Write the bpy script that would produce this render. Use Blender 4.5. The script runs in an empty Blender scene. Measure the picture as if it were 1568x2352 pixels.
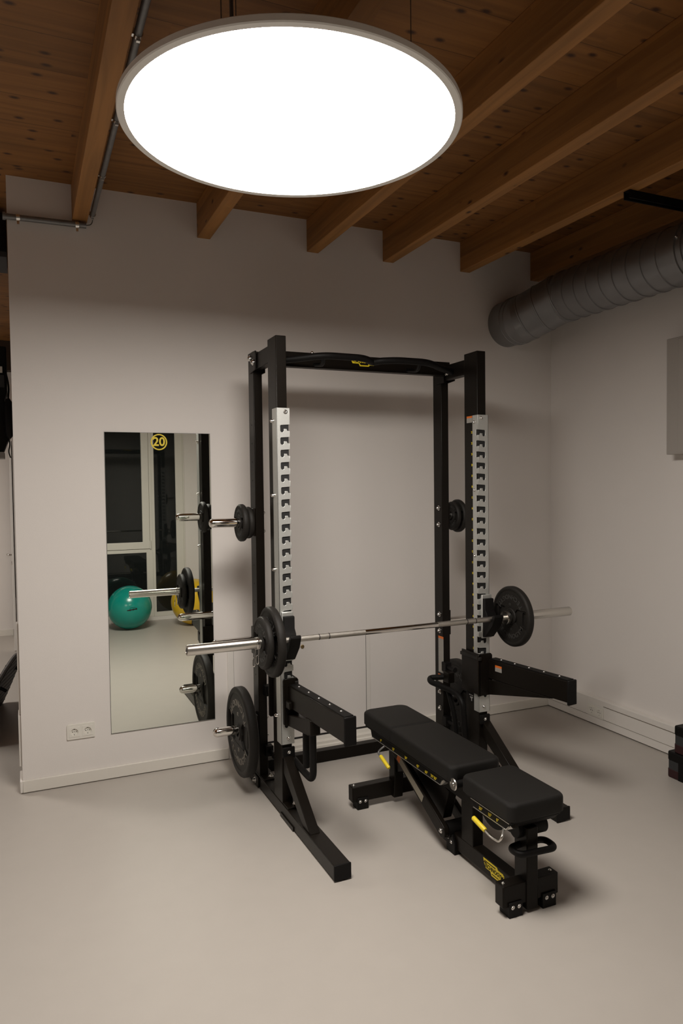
import bpy, bmesh, math, random
from mathutils import Vector, Matrix
random.seed(7)
PI = math.pi
SC = bpy.context.scene
COL = SC.collection

# ------------------------------------------------------------------ camera
def cam_axes(yaw, pitch, roll):
    fwd = Vector((math.sin(yaw), math.cos(yaw), 0)); right = Vector((math.cos(yaw), -math.sin(yaw), 0)); up = Vector((0, 0, 1))
    f = math.cos(pitch) * fwd - math.sin(pitch) * up
    u = math.sin(pitch) * fwd + math.cos(pitch) * up
    r = math.cos(roll) * right + math.sin(roll) * u
    u2 = -math.sin(roll) * right + math.cos(roll) * u
    return r, u2, f
_r, _u, _f = cam_axes(.4162, .03495, -.0126)
cd = bpy.data.cameras.new('camera'); cam = bpy.data.objects.new('camera', cd); COL.objects.link(cam)
M4 = Matrix(((_r.x, _u.x, -_f.x, 0), (_r.y, _u.y, -_f.y, 0), (_r.z, _u.z, -_f.z, 1.64), (0, 0, 0, 1)))
cam.matrix_world = M4
cd.sensor_fit = 'HORIZONTAL'; cd.sensor_width = 36.0; cd.lens = 1651.0 / 1568.0 * 36.0
cd.clip_start = .02; cd.clip_end = 100
SC.camera = cam
# ------------------------------------------------------------------ world and exposure
w = bpy.data.worlds.new('world'); SC.world = w; w.use_nodes = True
w.node_tree.nodes['Background'].inputs[0].default_value = (.02, .03, .05, 1)
w.node_tree.nodes['Background'].inputs[1].default_value = .05
SC.view_settings.view_transform = 'Standard'; SC.view_settings.look = 'None'
SC.view_settings.gamma = 1; SC.view_settings.use_curve_mapping = False
SC.view_settings.exposure = 0.0
SC.cycles.use_denoising = True
SC.cycles.max_bounces = 10; SC.cycles.diffuse_bounces = 6; SC.cycles.glossy_bounces = 6
SC.cycles.sample_clamp_indirect = 6
LAMP_STRENGTH = 33.0
LAMP_COLOR = (1.0, .93, .85, 1)

# ------------------------------------------------------------------ materials
def new_mat(name):
    m = bpy.data.materials.new(name); m.use_nodes = True
    nt = m.node_tree; return m, nt, nt.nodes['Principled BSDF']
def mat(name, color, rough=.5, metal=0, var=.06, scale=60, bump=0., bscale=400, spec=None, coat=0):
    m, nt, p = new_mat(name); L = nt.links; N = nt.nodes
    tc = N.new('ShaderNodeTexCoord')
    no = N.new('ShaderNodeTexNoise'); no.inputs['Scale'].default_value = scale; no.inputs['Detail'].default_value = 4
    L.new(tc.outputs['Object'], no.inputs['Vector'])
    mx = N.new('ShaderNodeMix'); mx.data_type = 'RGBA'
    mx.inputs['A'].default_value = tuple(c * (1 - var) for c in color) + (1,)
    mx.inputs['B'].default_value = tuple(min(1, c * (1 + var)) for c in color) + (1,)
    L.new(no.outputs['Fac'], mx.inputs['Factor']); L.new(mx.outputs['Result'], p.inputs['Base Color'])
    p.inputs['Roughness'].default_value = rough; p.inputs['Metallic'].default_value = metal
    if spec is not None: p.inputs['Specular IOR Level'].default_value = spec
    if coat: p.inputs['Coat Weight'].default_value = coat
    if bump:
        n2 = N.new('ShaderNodeTexNoise'); n2.inputs['Scale'].default_value = bscale; n2.inputs['Detail'].default_value = 3
        L.new(tc.outputs['Object'], n2.inputs['Vector'])
        b = N.new('ShaderNodeBump'); b.inputs['Strength'].default_value = bump; b.inputs['Distance'].default_value = .002
        L.new(n2.outputs['Fac'], b.inputs['Height']); L.new(b.outputs['Normal'], p.inputs['Normal'])
    return m
def wood(name, grain, board, base=(.245, .105, .026), boards=True):
    """pine: grain axis 'x' or 'y'; boards side by side across the grain"""
    m, nt, p = new_mat(name); L = nt.links; N = nt.nodes
    tc = N.new('ShaderNodeTexCoord'); sp = N.new('ShaderNodeSeparateXYZ'); L.new(tc.outputs['Object'], sp.inputs[0])
    cb = N.new('ShaderNodeCombineXYZ')
    g, a = ('X', 'Y') if grain == 'x' else ('Y', 'X')
    L.new(sp.outputs[g], cb.inputs[0]); L.new(sp.outputs[a], cb.inputs[1]); L.new(sp.outputs['Z'], cb.inputs[2])
    def math_(op, v1, v2=None):
        n = N.new('ShaderNodeMath'); n.operation = op
        for i, v in enumerate((v1, v2)):
            if v is None: continue
            if isinstance(v, (int, float)): n.inputs[i].default_value = v
            else: L.new(v, n.inputs[i])
        return n.outputs[0]
    if boards:
        bn = math_('FLOOR', math_('DIVIDE', sp.outputs[a], board))
    else:
        bn = math_('FLOOR', math_('DIVIDE', sp.outputs['Z'], .04))
    seg = math_('FLOOR', math_('DIVIDE', math_('ADD', sp.outputs[g], math_('MULTIPLY', bn, 1.37)), 2.6))
    cbn = N.new('ShaderNodeCombineXYZ'); L.new(bn, cbn.inputs[0]); L.new(seg, cbn.inputs[1])
    wn = N.new('ShaderNodeTexWhiteNoise'); wn.noise_dimensions = '2D'; L.new(cbn.outputs[0], wn.inputs['Vector'])
    # stretched grain, offset per board
    off = N.new('ShaderNodeVectorMath'); off.operation = 'ADD'; L.new(cb.outputs[0], off.inputs[0])
    o3 = N.new('ShaderNodeCombineXYZ'); L.new(math_('MULTIPLY', wn.outputs['Value'], 17.0), o3.inputs[0]); L.new(math_('MULTIPLY', bn, 3.1), o3.inputs[2])
    L.new(o3.outputs[0], off.inputs[1])
    mp = N.new('ShaderNodeMapping'); L.new(off.outputs[0], mp.inputs['Vector']); mp.inputs['Scale'].default_value = (.9, 16, 16)
    gn = N.new('ShaderNodeTexNoise'); gn.inputs['Scale'].default_value = 1.6; gn.inputs['Detail'].default_value = 6; gn.inputs['Distortion'].default_value = .6
    L.new(mp.outputs[0], gn.inputs['Vector'])
    mp2 = N.new('ShaderNodeMapping'); L.new(off.outputs[0], mp2.inputs['Vector']); mp2.inputs['Scale'].default_value = (5.4, 9.5, 9.5)
    vo = N.new('ShaderNodeTexVoronoi'); vo.inputs['Scale'].default_value = 1.0; vo.voronoi_dimensions = '2D' if boards else '3D'; vo.inputs['Randomness'].default_value = 1.0; L.new(mp2.outputs[0], vo.inputs['Vector'])
    kn = N.new('ShaderNodeMapRange'); L.new(vo.outputs['Distance'], kn.inputs['Value'])
    kn.inputs['From Min'].default_value = .05; kn.inputs['From Max'].default_value = .15; kn.inputs['To Min'].default_value = 1; kn.inputs['To Max'].default_value = 0
    # only a third of the cells have a knot
    kc = N.new('ShaderNodeSeparateColor'); L.new(vo.outputs['Color'], kc.inputs[0])
    ks = math_('MULTIPLY', kn.outputs[0], math_('GREATER_THAN', kc.outputs[0], .45))
    rp = N.new('ShaderNodeValToRGB'); L.new(gn.outputs['Fac'], rp.inputs['Fac'])
    rp.color_ramp.elements[0].position = .35; rp.color_ramp.elements[0].color = tuple(c * .80 for c in base) + (1,)
    rp.color_ramp.elements[1].position = .62; rp.color_ramp.elements[1].color = tuple(c * 1.12 for c in base) + (1,)
    hv = N.new('ShaderNodeHueSaturation'); L.new(rp.outputs['Color'], hv.inputs['Color'])
    L.new(math_('ADD', .86, math_('MULTIPLY', wn.outputs['Value'], .28)), hv.inputs['Value'])
    mk = N.new('ShaderNodeMix'); mk.data_type = 'RGBA'; L.new(ks, mk.inputs['Factor']); L.new(hv.outputs['Color'], mk.inputs['A']); mk.inputs['B'].default_value = (.055, .022, .009, 1)
    last = mk.outputs['Result']
    if boards:
        fr = math_('FRACT', math_('DIVIDE', sp.outputs[a], board))
        gap = math_('LESS_THAN', fr, .012)
        mg = N.new('ShaderNodeMix'); mg.data_type = 'RGBA'; L.new(gap, mg.inputs['Factor']); L.new(last, mg.inputs['A']); mg.inputs['B'].default_value = tuple(c * .35 for c in base) + (1,)
        last = mg.outputs['Result']
    L.new(last, p.inputs['Base Color']); p.inputs['Roughness'].default_value = .62
    b = N.new('ShaderNodeBump'); b.inputs['Strength'].default_value = .15; b.inputs['Distance'].default_value = .002
    L.new(gn.outputs['Fac'], b.inputs['Height']); L.new(b.outputs['Normal'], p.inputs['Normal'])
    return m
def knurl_mat():
    m, nt, p = new_mat('knurled_steel'); N = nt.nodes; L = nt.links
    tc = N.new('ShaderNodeTexCoord'); ch = N.new('ShaderNodeTexChecker'); ch.inputs['Scale'].default_value = 700
    L.new(tc.outputs['Object'], ch.inputs['Vector'])
    b = N.new('ShaderNodeBump'); b.inputs['Strength'].default_value = .35; b.inputs['Distance'].default_value = .0006
    L.new(ch.outputs['Fac'], b.inputs['Height']); L.new(b.outputs['Normal'], p.inputs['Normal'])
    p.inputs['Base Color'].default_value = (.62, .59, .54, 1); p.inputs['Metallic'].default_value = 1; p.inputs['Roughness'].default_value = .36
    return m

WALL = mat('painted_wall', (.79, .755, .725), .85, var=.02, scale=3, bump=.12, bscale=260, spec=.2)
FLOOR = mat('linoleum_floor', (.46, .428, .392), .42, var=.03, scale=9, bump=.05, bscale=500, spec=.35)
TRIM = mat('cream_trim', (.76, .73, .67), .55, var=.02, scale=10)
TRIMW = mat('white_trim', (.78, .75, .71), .5, var=.02, scale=10)
GAP = mat('dark_gap', (.015, .013, .012), .8)
CEIL = wood('pine_boards', 'x', .24)
BEAM = wood('pine_beam', 'y', .3, base=(.31, .140, .036), boards=False)
BLACK = mat('black_powder_coat', (.0085, .0066, .0050), .30, var=.15, scale=300, bump=.12, bscale=900, spec=.14)
BLACKM = mat('matt_black_paint', (.0045, .0040, .0038), .55, var=.1, scale=200, bump=.1, bscale=900, spec=.2)
RUBBER = mat('black_rubber', (.0135, .0118, .0100), .55, var=.3, scale=90, bump=.4, bscale=700, spec=.3)
LETTER = mat('worn_grey_lettering', (.24, .22, .19), .7, var=.5, scale=200)
LETTERD = mat('dark_grey_lettering', (.045, .043, .04), .6, var=.3, scale=200)
VINYL = mat('black_vinyl', (.0090, .0082, .0073), .55, var=.15, scale=400, bump=.5, bscale=1500, spec=.25)
CHROME = mat('chrome', (.82, .80, .77), .06, 1, var=.01)
STEEL = mat('brushed_steel', (.62, .60, .56), .26, 1, var=.06, scale=120)
KNURL = knurl_mat()
ZINC = mat('zinc_plated_channel', (.62, .63, .61), .48, .75, var=.08, scale=160, bump=.15, bscale=900)
BOLT = mat('bolt_steel', (.75, .74, .72), .2, 1, var=.05)
GALV = mat('galvanised_duct', (.29, .29, .295), .42, .85, var=.18, scale=7, bump=.1, bscale=120)
PIPE = mat('grey_steel_pipe', (.22, .22, .22), .45, .6, var=.25, scale=30)
YELLOW = mat('yellow_plastic', (.80, .62, .03), .4, var=.04)
YDECAL = mat('yellow_print', (.80, .62, .02), .45, var=.04)
ORANGE = mat('orange_print', (.70, .16, .02), .5, var=.05)
PAPER = mat('sticker_paper', (.34, .33, .315), .6, var=.12, scale=300)
PAPERD = mat('grey_warning_text_sticker', (.30, .27, .21), .6, var=.3, scale=260)
WHITEP = mat('white_plastic', (.78, .76, .70), .4, var=.02)
HOLE = mat('socket_hole_black', (.01, .01, .01), .8)
FRAMEW = mat('white_window_frame', (.74, .72, .66), .4, var=.02)
ALU = mat('anodised_aluminium', (.60, .58, .54), .35, .8, var=.04)
GREEN = mat('green_vinyl_ball', (.006, .29, .235), .22, var=.03, spec=.6)
YBALL = mat('yellow_vinyl_ball', (.72, .46, .02), .25, var=.03, spec=.6)
LAMPF = mat('lamp_housing', (.90, .88, .84), .5, var=.02)
GREY = mat('grey_plastic', (.030, .032, .034), .6, var=.1)
RED = mat('dark_red_plastic', (.028, .005, .006), .6, var=.1)
CABLE = mat('cable_grey', (.08, .07, .06), .6)
BRASS = mat('brass_lock', (.35, .26, .13), .35, .9)
CAB = mat('grey_cabinet_paint', (.40, .37, .34), .6, var=.02)
def glass_dark():
    m, nt, p = new_mat('night_window_glass')
    p.inputs['Base Color'].default_value = (.012, .014, .014, 1); p.inputs['Roughness'].default_value = .02; p.inputs['Specular IOR Level'].default_value = .6
    return m
NIGHT = glass_dark()
def mirror_mat():
    m, nt, p = new_mat('mirror_glass')
    p.inputs['Base Color'].default_value = (.90, .94, .885, 1); p.inputs['Metallic'].default_value = 1; p.inputs['Roughness'].default_value = .0
    return m
MIRROR = mirror_mat()
def emit_mat():
    m = bpy.data.materials.new('lit_diffuser'); m.use_nodes = True; nt = m.node_tree; nt.nodes.clear()
    o = nt.nodes.new('ShaderNodeOutputMaterial'); e = nt.nodes.new('ShaderNodeEmission')
    e.inputs[0].default_value = LAMP_COLOR; e.inputs[1].default_value = LAMP_STRENGTH
    nt.links.new(e.outputs[0], o.inputs[0]); return m
EMIT = emit_mat()

# ------------------------------------------------------------------ object helpers
ORG = {}
def thing(name, loc, label=None, cat=None, group=None, kind=None):
    o = bpy.data.objects.new(name, None); COL.objects.link(o); o.location = loc; o.empty_display_size = .05
    ORG[o.name] = Vector(loc); tag(o, label, cat, group, kind); return o
def tag(o, label=None, cat=None, group=None, kind=None):
    if label: o['label'] = label
    if cat: o['category'] = cat
    if group: o['group'] = group
    if kind: o['kind'] = kind
    return o
SPLIT = {'bolt', 'screw', 'rivet', 'side_bolt', 'bolt_hole', 'pad_rivet', 'bracket_bolt', 'foot_block', 'rubber_pad', 'grip_mark', 'socket_hole', 'pipe_clamp', 'leg', 'knurled_grip', 'shadow_gap', 'trunking_seam'}
def islands(bm):
    seen = set(); out = []
    for v in bm.verts:
        if v.index in seen: continue
        st = [v]; seen.add(v.index); isl = []
        while st:
            q = st.pop(); isl.append(q.index)
            for e in q.link_edges:
                o = e.other_vert(q)
                if o.index not in seen: seen.add(o.index); st.append(o)
        out.append(isl)
    return out
def obj(name, bm, m, parent=None, **k):
    if name in SPLIT and parent is not None:
        bm.verts.index_update(); isl = islands(bm)
        if len(isl) > 1:
            last = None
            for i in isl:
                keep = set(i); b2 = bm.copy(); b2.verts.index_update()
                bmesh.ops.delete(b2, geom=[v for v in b2.verts if v.index not in keep], context='VERTS')
                last = obj1(name, b2, m, parent, **k)
            bm.free(); return last
    return obj1(name, bm, m, parent, **k)
def obj1(name, bm, m, parent=None, bevel=0, seg=2, smooth=40, origin=None, label=None, cat=None, group=None, kind=None):
    """link bm (world coordinates) as one mesh object"""
    bmesh.ops.recalc_face_normals(bm, faces=bm.faces)
    if parent is not None: org = ORG[parent.name]
    elif origin is not None: org = Vector(origin)
    else:
        xs = [v.co for v in bm.verts]
        lo = [min(v[i] for v in xs) for i in range(3)]; hi = [max(v[i] for v in xs) for i in range(3)]
        org = Vector(((lo[0] + hi[0]) / 2, (lo[1] + hi[1]) / 2, lo[2]))
    bmesh.ops.translate(bm, verts=bm.verts, vec=-org)
    me = bpy.data.meshes.new(name); bm.to_mesh(me); bm.free()
    ms = m if isinstance(m, (list, tuple)) else [m]
    for q in ms: me.materials.append(q)
    for p in me.polygons: p.use_smooth = True
    me.set_sharp_from_angle(angle=math.radians(smooth))
    o = bpy.data.objects.new(name, me); COL.objects.link(o)
    if parent is not None: o.parent = parent
    else: o.location = org
    ORG[o.name] = org
    if bevel:
        b = o.modifiers.new('bevel', 'BEVEL'); b.width = bevel; b.segments = seg; b.limit_method = 'ANGLE'; b.angle_limit = math.radians(50); b.harden_normals = False
    tag(o, label, cat, group, kind)
    return o
def B(): return bmesh.new()
def setmi(bm, n0, mi):
    bm.faces.ensure_lookup_table()
    for f in bm.faces[n0:]: f.material_index = mi
def box(bm, x0, x1, y0, y1, z0, z1, mi=0, mtx=None):
    r = bmesh.ops.create_cube(bm, size=1)['verts']
    for v in r:
        v.co = Vector((x0 + (v.co.x + .5) * (x1 - x0), y0 + (v.co.y + .5) * (y1 - y0), z0 + (v.co.z + .5) * (z1 - z0)))
        if mtx is not None: v.co = mtx @ v.co
    if mi:
        for f in {f for v in r for f in v.link_faces}: f.material_index = mi
    return bm
def bx(*a, **k): return box(B(), *a, **k)
def prism(bm, pts, axis, a0, a1, holes=(), mi=0, mtx=None):
    """extrude 2D outline along axis. axis 'x': pts=(y,z); 'y': (x,z); 'z': (x,y)"""
    def P(p, a):
        v = {'x': (a, p[0], p[1]), 'y': (p[0], a, p[1]), 'z': (p[0], p[1], a)}[axis]
        v = Vector(v); return mtx @ v if mtx is not None else v
    tmp = B(); edges = []
    loops = [list(pts)] + [list(h) for h in holes]
    for lp in loops:
        vs = [tmp.verts.new(P(p, a0)) for p in lp]
        for i in range(len(vs)): edges.append(tmp.edges.new((vs[i], vs[(i + 1) % len(vs)])))
    if holes: bmesh.ops.triangle_fill(tmp, use_beauty=True, use_dissolve=False, edges=edges)
    else: tmp.faces.new(tmp.verts[:])
    d = P((0, 0), a1) - P((0, 0), a0)
    g = bmesh.ops.extrude_face_region(tmp, geom=tmp.faces[:])
    bmesh.ops.translate(tmp, verts=[v for v in g['geom'] if isinstance(v, bmesh.types.BMVert)], vec=d)
    bmesh.ops.recalc_face_normals(tmp, faces=tmp.faces)
    me = bpy.data.meshes.new('tmp'); tmp.to_mesh(me); tmp.free()
    n0 = len(bm.faces); bm.from_mesh(me); bpy.data.meshes.remove(me)
    if mi: setmi(bm, n0, mi)
    return bm
def tube(bm, path, r, n=14, caps=True, mi=0):
    path = [Vector(p) for p in path]; rings = []
    t0 = (path[1] - path[0]).normalized()
    ref = Vector((0, 0, 1)) if abs(t0.z) < .9 else Vector((1, 0, 0))
    nrm = (ref - t0 * ref.dot(t0)).normalized()
    n0 = len(bm.faces)
    for i, p in enumerate(path):
        if i == 0: t = t0
        elif i == len(path) - 1: t = (path[i] - path[i - 1]).normalized()
        else: t = ((path[i + 1] - p).normalized() + (p - path[i - 1]).normalized()).normalized()
        nrm = (nrm - t * nrm.dot(t)).normalized(); bi = t.cross(nrm)
        rr = r[i] if isinstance(r, (list, tuple)) else r
        rings.append([bm.verts.new(p + (nrm * math.cos(2 * PI * k / n) + bi * math.sin(2 * PI * k / n)) * rr) for k in range(n)])
    for a, b in zip(rings, rings[1:]):
        for k in range(n): bm.faces.new((a[k], a[(k + 1) % n], b[(k + 1) % n], b[k]))
    if caps: bm.faces.new(rings[0][::-1]); bm.faces.new(rings[-1])
    if mi: setmi(bm, n0, mi)
    return bm
def rounded(pts, rad, seg=6):
    """polyline with rounded corners"""
    pts = [Vector(p) for p in pts]; out = [pts[0]]
    for i in range(1, len(pts) - 1):
        a, b, c = pts[i - 1], pts[i], pts[i + 1]
        d1 = (a - b); d2 = (c - b); rr = min(rad, d1.length * .49, d2.length * .49)
        p1 = b + d1.normalized() * rr; p2 = b + d2.normalized() * rr
        for k in range(seg + 1):
            t = k / seg; out.append(p1 * (1 - t) ** 2 + b * 2 * t * (1 - t) + p2 * t * t)
    out.append(pts[-1]); return out
def lathe(bm, prof, origin, axis='x', n=48, mi=0, sign=1):
    """prof = [(along, radius)] closed by caps where radius 0"""
    o = Vector(origin); n0 = len(bm.faces); rings = []
    def P(a, r, t):
        c, s = math.cos(t) * r, math.sin(t) * r
        return o + {'x': Vector((a * sign, c, s)), 'y': Vector((c, a * sign, s)), 'z': Vector((c, s, a * sign))}[axis]
    for a, r in prof:
        if r < 1e-6: rings.append([bm.verts.new(P(a, 0, 0))])
        else: rings.append([bm.verts.new(P(a, r, 2 * PI * k / n)) for k in range(n)])
    for a, b in zip(rings, rings[1:]):
        if len(a) == 1 and len(b) == 1: continue
        for k in range(n):
            if len(a) == 1: bm.faces.new((a[0], b[k], b[(k + 1) % n]))
            elif len(b) == 1: bm.faces.new((a[k], a[(k + 1) % n], b[0]))
            else: bm.faces.new((a[k], a[(k + 1) % n], b[(k + 1) % n], b[k]))
    if mi: setmi(bm, n0, mi)
    return bm
def rrect(x0, x1, y0, y1, r, seg=6):
    out = []
    for cx, cy, a0 in ((x1 - r, y1 - r, 0), (x0 + r, y1 - r, PI / 2), (x0 + r, y0 + r, PI), (x1 - r, y0 + r, 1.5 * PI)):
        for k in range(seg + 1):
            a = a0 + PI / 2 * k / seg; out.append((cx + r * math.cos(a), cy + r * math.sin(a)))
    return out
def circ(cx, cy, r, n=24, a0=0): return [(cx + r * math.cos(a0 + 2 * PI * k / n), cy + r * math.sin(a0 + 2 * PI * k / n)) for k in range(n)]
def bolt(bm, p, axis='x', d=-1, r=.011, h=.008, mi=0):
    """dome head bolt with washer, pointing along d*axis"""
    lathe(bm, [(0, 0), (0, r * 1.3), (h * .25, r * 1.3), (h * .25, r), (h * .8, r * .9), (h * 1.3, r * .5), (h * 1.1, r * .3), (h * 1.1, 0)], p, axis, 14, mi, d)
_tc = {}
def text_mesh(s, size, extrude=.0006, bold=0.0):
    k = (s, size, extrude, bold)
    if k in _tc: return _tc[k]
    cu = bpy.data.curves.new('t', 'FONT'); cu.body = s; cu.size = size; cu.extrude = extrude; cu.align_x = 'CENTER'; cu.align_y = 'CENTER'; cu.offset = bold; cu.resolution_u = 3
    o = bpy.data.objects.new('t', cu); COL.objects.link(o)
    dg = bpy.context.evaluated_depsgraph_get(); dg.update()
    me = bpy.data.meshes.new_from_object(o.evaluated_get(dg))
    bpy.data.objects.remove(o); bpy.data.curves.remove(cu)
    _tc[k] = me; return me
def text(bm, s, size, origin, right, up, extrude=.0006, bold=0.0, mi=0, wscale=1.0):
    me = text_mesh(s, size, extrude, bold)
    r = Vector(right).normalized(); u = Vector(up).normalized(); n = r.cross(u)
    M = Matrix(((r.x * wscale, u.x, n.x, origin[0]), (r.y * wscale, u.y, n.y, origin[1]), (r.z * wscale, u.z, n.z, origin[2]), (0, 0, 0, 1)))
    n0 = len(bm.faces); v0 = len(bm.verts); bm.from_mesh(me); bm.verts.ensure_lookup_table()
    for v in bm.verts[v0:]: v.co = M @ v.co
    bm.faces.ensure_lookup_table()
    for f in bm.faces[n0:]: f.material_index = mi
    return bm

# ================================================================== THE ROOM
WY = 4.225; CZ = 3.305; RX = 3.56; NY = -.712
FARY = 8.97
def struct(name, bm, m, **k): return obj(name, bm, m, kind='structure', **k)
struct('floor', bx(-4.2, RX + .12, NY - .15, FARY + .12, -.1, 0), FLOOR, label='light grey linoleum floor of the training room', origin=(0, 0, 0))
struct('ceiling', bx(-4.2, RX + .12, NY - .15, FARY + .12, CZ, CZ + .12), CEIL, label='pine board ceiling above the rack', origin=(0, 0, 0))
struct('wall_back', bx(-.042, RX + .12, WY, WY + .16, 0, CZ), WALL, origin=(0, 0, 0))
struct('wall_right', bx(RX, RX + .12, NY - .15, WY, 0, CZ), WALL, origin=(0, 0, 0))
struct('wall_left', bx(-4.2, -4.08, NY - .15, FARY, 0, CZ), WALL, origin=(0, 0, 0))
struct('wall_far', bx(-4.2, RX + .12, FARY, FARY + .12, 0, CZ), WALL, origin=(0, 0, 0))
# wall behind the photographer, seen in the mirror, with tall window openings, the outer ones added to darken the room
bm = B()
prism(bm, [(-4.2, 0), (RX + .12, 0), (RX + .12, CZ), (-4.2, CZ)], 'y', NY - .15, NY, holes=[[(-.30, .045), (1.85, .045), (1.85, 2.72), (-.30, 2.72)], [(2.20, .045), (3.46, .045), (3.46, 2.72), (2.20, 2.72)], [(-3.9, .045), (-.62, .045), (-.62, 2.72), (-3.9, 2.72)]])
struct('wall_front', bm, WALL, origin=(0, 0, 0))
# window frames
def wframe(name, x0, x1, z0, z1, gx0, gx1, gz0, gz1, y=NY, d=.07):
    b = prism(B(), [(x0, z0), (x1, z0), (x1, z1), (x0, z1)], 'y', y - d, y, holes=[[(gx0, gz0), (gx1, gz0), (gx1, gz1), (gx0, gz1)]])
    return b
wn = thing('window_1', (.58, NY, .045), kind='structure', label='tall white framed window with opening sash, seen in the mirror')
b = B()
prism(b, [(-.30, .045), (1.463, .045), (1.463, 2.72), (-.30, 2.72)], 'y', NY - .09, NY, holes=[[(-.22, .100), (1.385, .100), (1.385, .853), (-.22, .853)], [(-.22, .895), (1.431, .895), (1.431, 2.64), (-.22, 2.64)]])
obj('window_frame', b, FRAMEW, wn, bevel=.003)
b = prism(B(), [(-.215, .900), (1.427, .900), (1.427, 2.635), (-.215, 2.635)], 'y', NY - .06, NY + .012, holes=[[(-.13, .986), (1.341, .986), (1.341, 2.55), (-.13, 2.55)]])
sash = obj('sash', b, FRAMEW, wn, bevel=.004)
b = B(); tube(b, [(1.433, NY + .018, .90), (1.433, NY + .018, 1.0)], .009); obj('hinge', b, FRAMEW, sash)
obj('glass_pane', bx(-.13, 1.341, NY - .03, NY - .02, .986, 2.55), NIGHT, sash)
obj('lower_glass_pane', bx(-.22, 1.385, NY - .03, NY - .02, .100, .853), NIGHT, wn)
wn2 = thing('window_2', (1.65, NY, .045), kind='structure', label='narrow fixed window pane beside the sash, seen in the mirror')
obj('window_frame', prism(B(), [(1.463, .045), (1.85, .045), (1.85, 2.72), (1.463, 2.72)], 'y', NY - .09, NY, holes=[[(1.495, .100), (1.759, .100), (1.759, 2.64), (1.495, 2.64)]]), FRAMEW, wn2, bevel=.003)
obj('glass_pane', bx(1.495, 1.759, NY - .03, NY - .02, .100, 2.64), NIGHT, wn2)
obj('sill', bx(1.85, 1.865, NY, NY + .01, .0, 2.72), FRAMEW, wn2)
for wname, xa, xb, xm, wl in (('added_window_right', 2.20, 3.46, 2.83, 'added white framed two part window, unseen behind the photographer, to the right'), ('added_window_left', -3.9, -.62, -2.26, 'added wide white framed window, unseen behind the photographer, to the left')):  # added unseen windows: less bounce light, dark reflections for the black paint
    w3 = thing(wname, ((xa + xb) / 2, NY, .045), kind='structure', label=wl)
    obj('window_frame', prism(B(), [(xa, .045), (xb, .045), (xb, 2.72), (xa, 2.72)], 'y', NY - .09, NY, holes=[[(xa + .07, .11), (xm - .04, .11), (xm - .04, 2.64), (xa + .07, 2.64)], [(xm + .04, .11), (xb - .07, .11), (xb - .07, 2.64), (xm + .04, 2.64)]]), FRAMEW, w3, bevel=.003)
    obj('glass_pane', bx(xa + .07, xm - .04, NY - .03, NY - .02, .11, 2.64), NIGHT, w3)
    obj('glass_pane', bx(xm + .04, xb - .07, NY - .03, NY - .02, .11, 2.64), NIGHT, w3)
# beams
for i, x in enumerate((.281, .967, 1.653, 2.184, 2.780, 3.375)):
    b = bx(x, x + .077, NY, WY + (.0 if i else 0), 3.105, CZ)
    obj('trim_%d' % (i + 1), b, BEAM, kind='structure', group='pine ceiling beams', bevel=.003, origin=(0, 0, 0),
        label='pine ceiling beam, number %d from the left' % (i + 1) if False else ['leftmost pine ceiling beam with the grey pipe along it', 'pine ceiling beam just right of the mirror, behind the lamp', 'pine ceiling beam ending above the middle of the rack', 'pine ceiling beam ending above the right rack uprights', 'pine ceiling beam ending left of the round duct', 'rightmost pine ceiling beam directly above the round duct'][i])
b = bx(-4.08, RX, FARY - .14, FARY, 2.98, CZ); struct('trim_7', b, mat('dark_brown_beam', (.045, .025, .014), .6), origin=(0, 0, 0), label='dark brown beam on the far wall of the next room')
# baseboards
bm = B(); box(bm, -.042, 1.098, WY - .014, WY, .004, .069)
struct('baseboard_back', bm, TRIM, bevel=.003, label='cream baseboard under the mirror')
bm = bx(2.062, RX, WY - .014, WY, .004, .069); struct('baseboard_back_right', bm, TRIM, bevel=.003, label='cream baseboard behind the right side of the rack')
bm = B(); box(bm, -.056, -.042, WY - .014, WY + .16, .004, .069); struct('baseboard_left', bm, TRIMW, bevel=.004, label='white baseboard at the free end of the wall')
bm = bx(-4.08, -.14, FARY - .014, FARY, .0, .065); struct('baseboard_far', bm, TRIM)
bm = bx(1.87, RX, NY, NY + .012, .0, .10); struct('baseboard_front', bm, TRIM)
bm = B(); box(bm, -.056, -.042, WY + .02, WY + .14, .14, .42); box(bm, -.052, -.042, WY + .03, WY + .13, .42, .66); box(bm, -.054, -.042, WY + .03, WY + .11, .66, .92)
struct('trim_8', bm, TRIMW, bevel=.003, label='white trunking on the free end of the wall')
# low flush access door behind the rack
dr = thing('door_1', (1.58, WY, 0), kind='structure', label='low flush white access door behind the rack')
dt = .672
b = B(); box(b, 1.100, 1.138, WY - .010, WY + .002, .0, dt + .03); box(b, 2.029, 2.060, WY - .003, WY + .002, .062, dt + .03); box(b, 1.138, 2.029, WY - .003, WY + .002, dt, dt + .03)
obj('door_frame', b, TRIMW, dr, bevel=.002)
b = bx(1.140, 2.027, WY - .004, WY + .002, .066, dt - .004); obj('door_leaf', b, WALL, dr, bevel=.001)
b = B(); box(b, 1.138, 2.060, WY - .003, WY + .002, .052, .064); box(b, 1.138, 1.1395, WY - .006, WY + .002, .062, dt); box(b, 2.0275, 2.029, WY - .0045, WY + .001, .064, dt); obj('shadow_gap', b, GAP, dr)
b = B(); lathe(b, [(0, .012), (.004, .012), (.006, .009), (.006, .004), (.002, .003), (.002, 0)], (1.584, WY - .004, .637), 'y', 20, 0, -1); obj('lock_cylinder', b, BRASS, dr, label='brass lock cylinder')
b = B()
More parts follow.
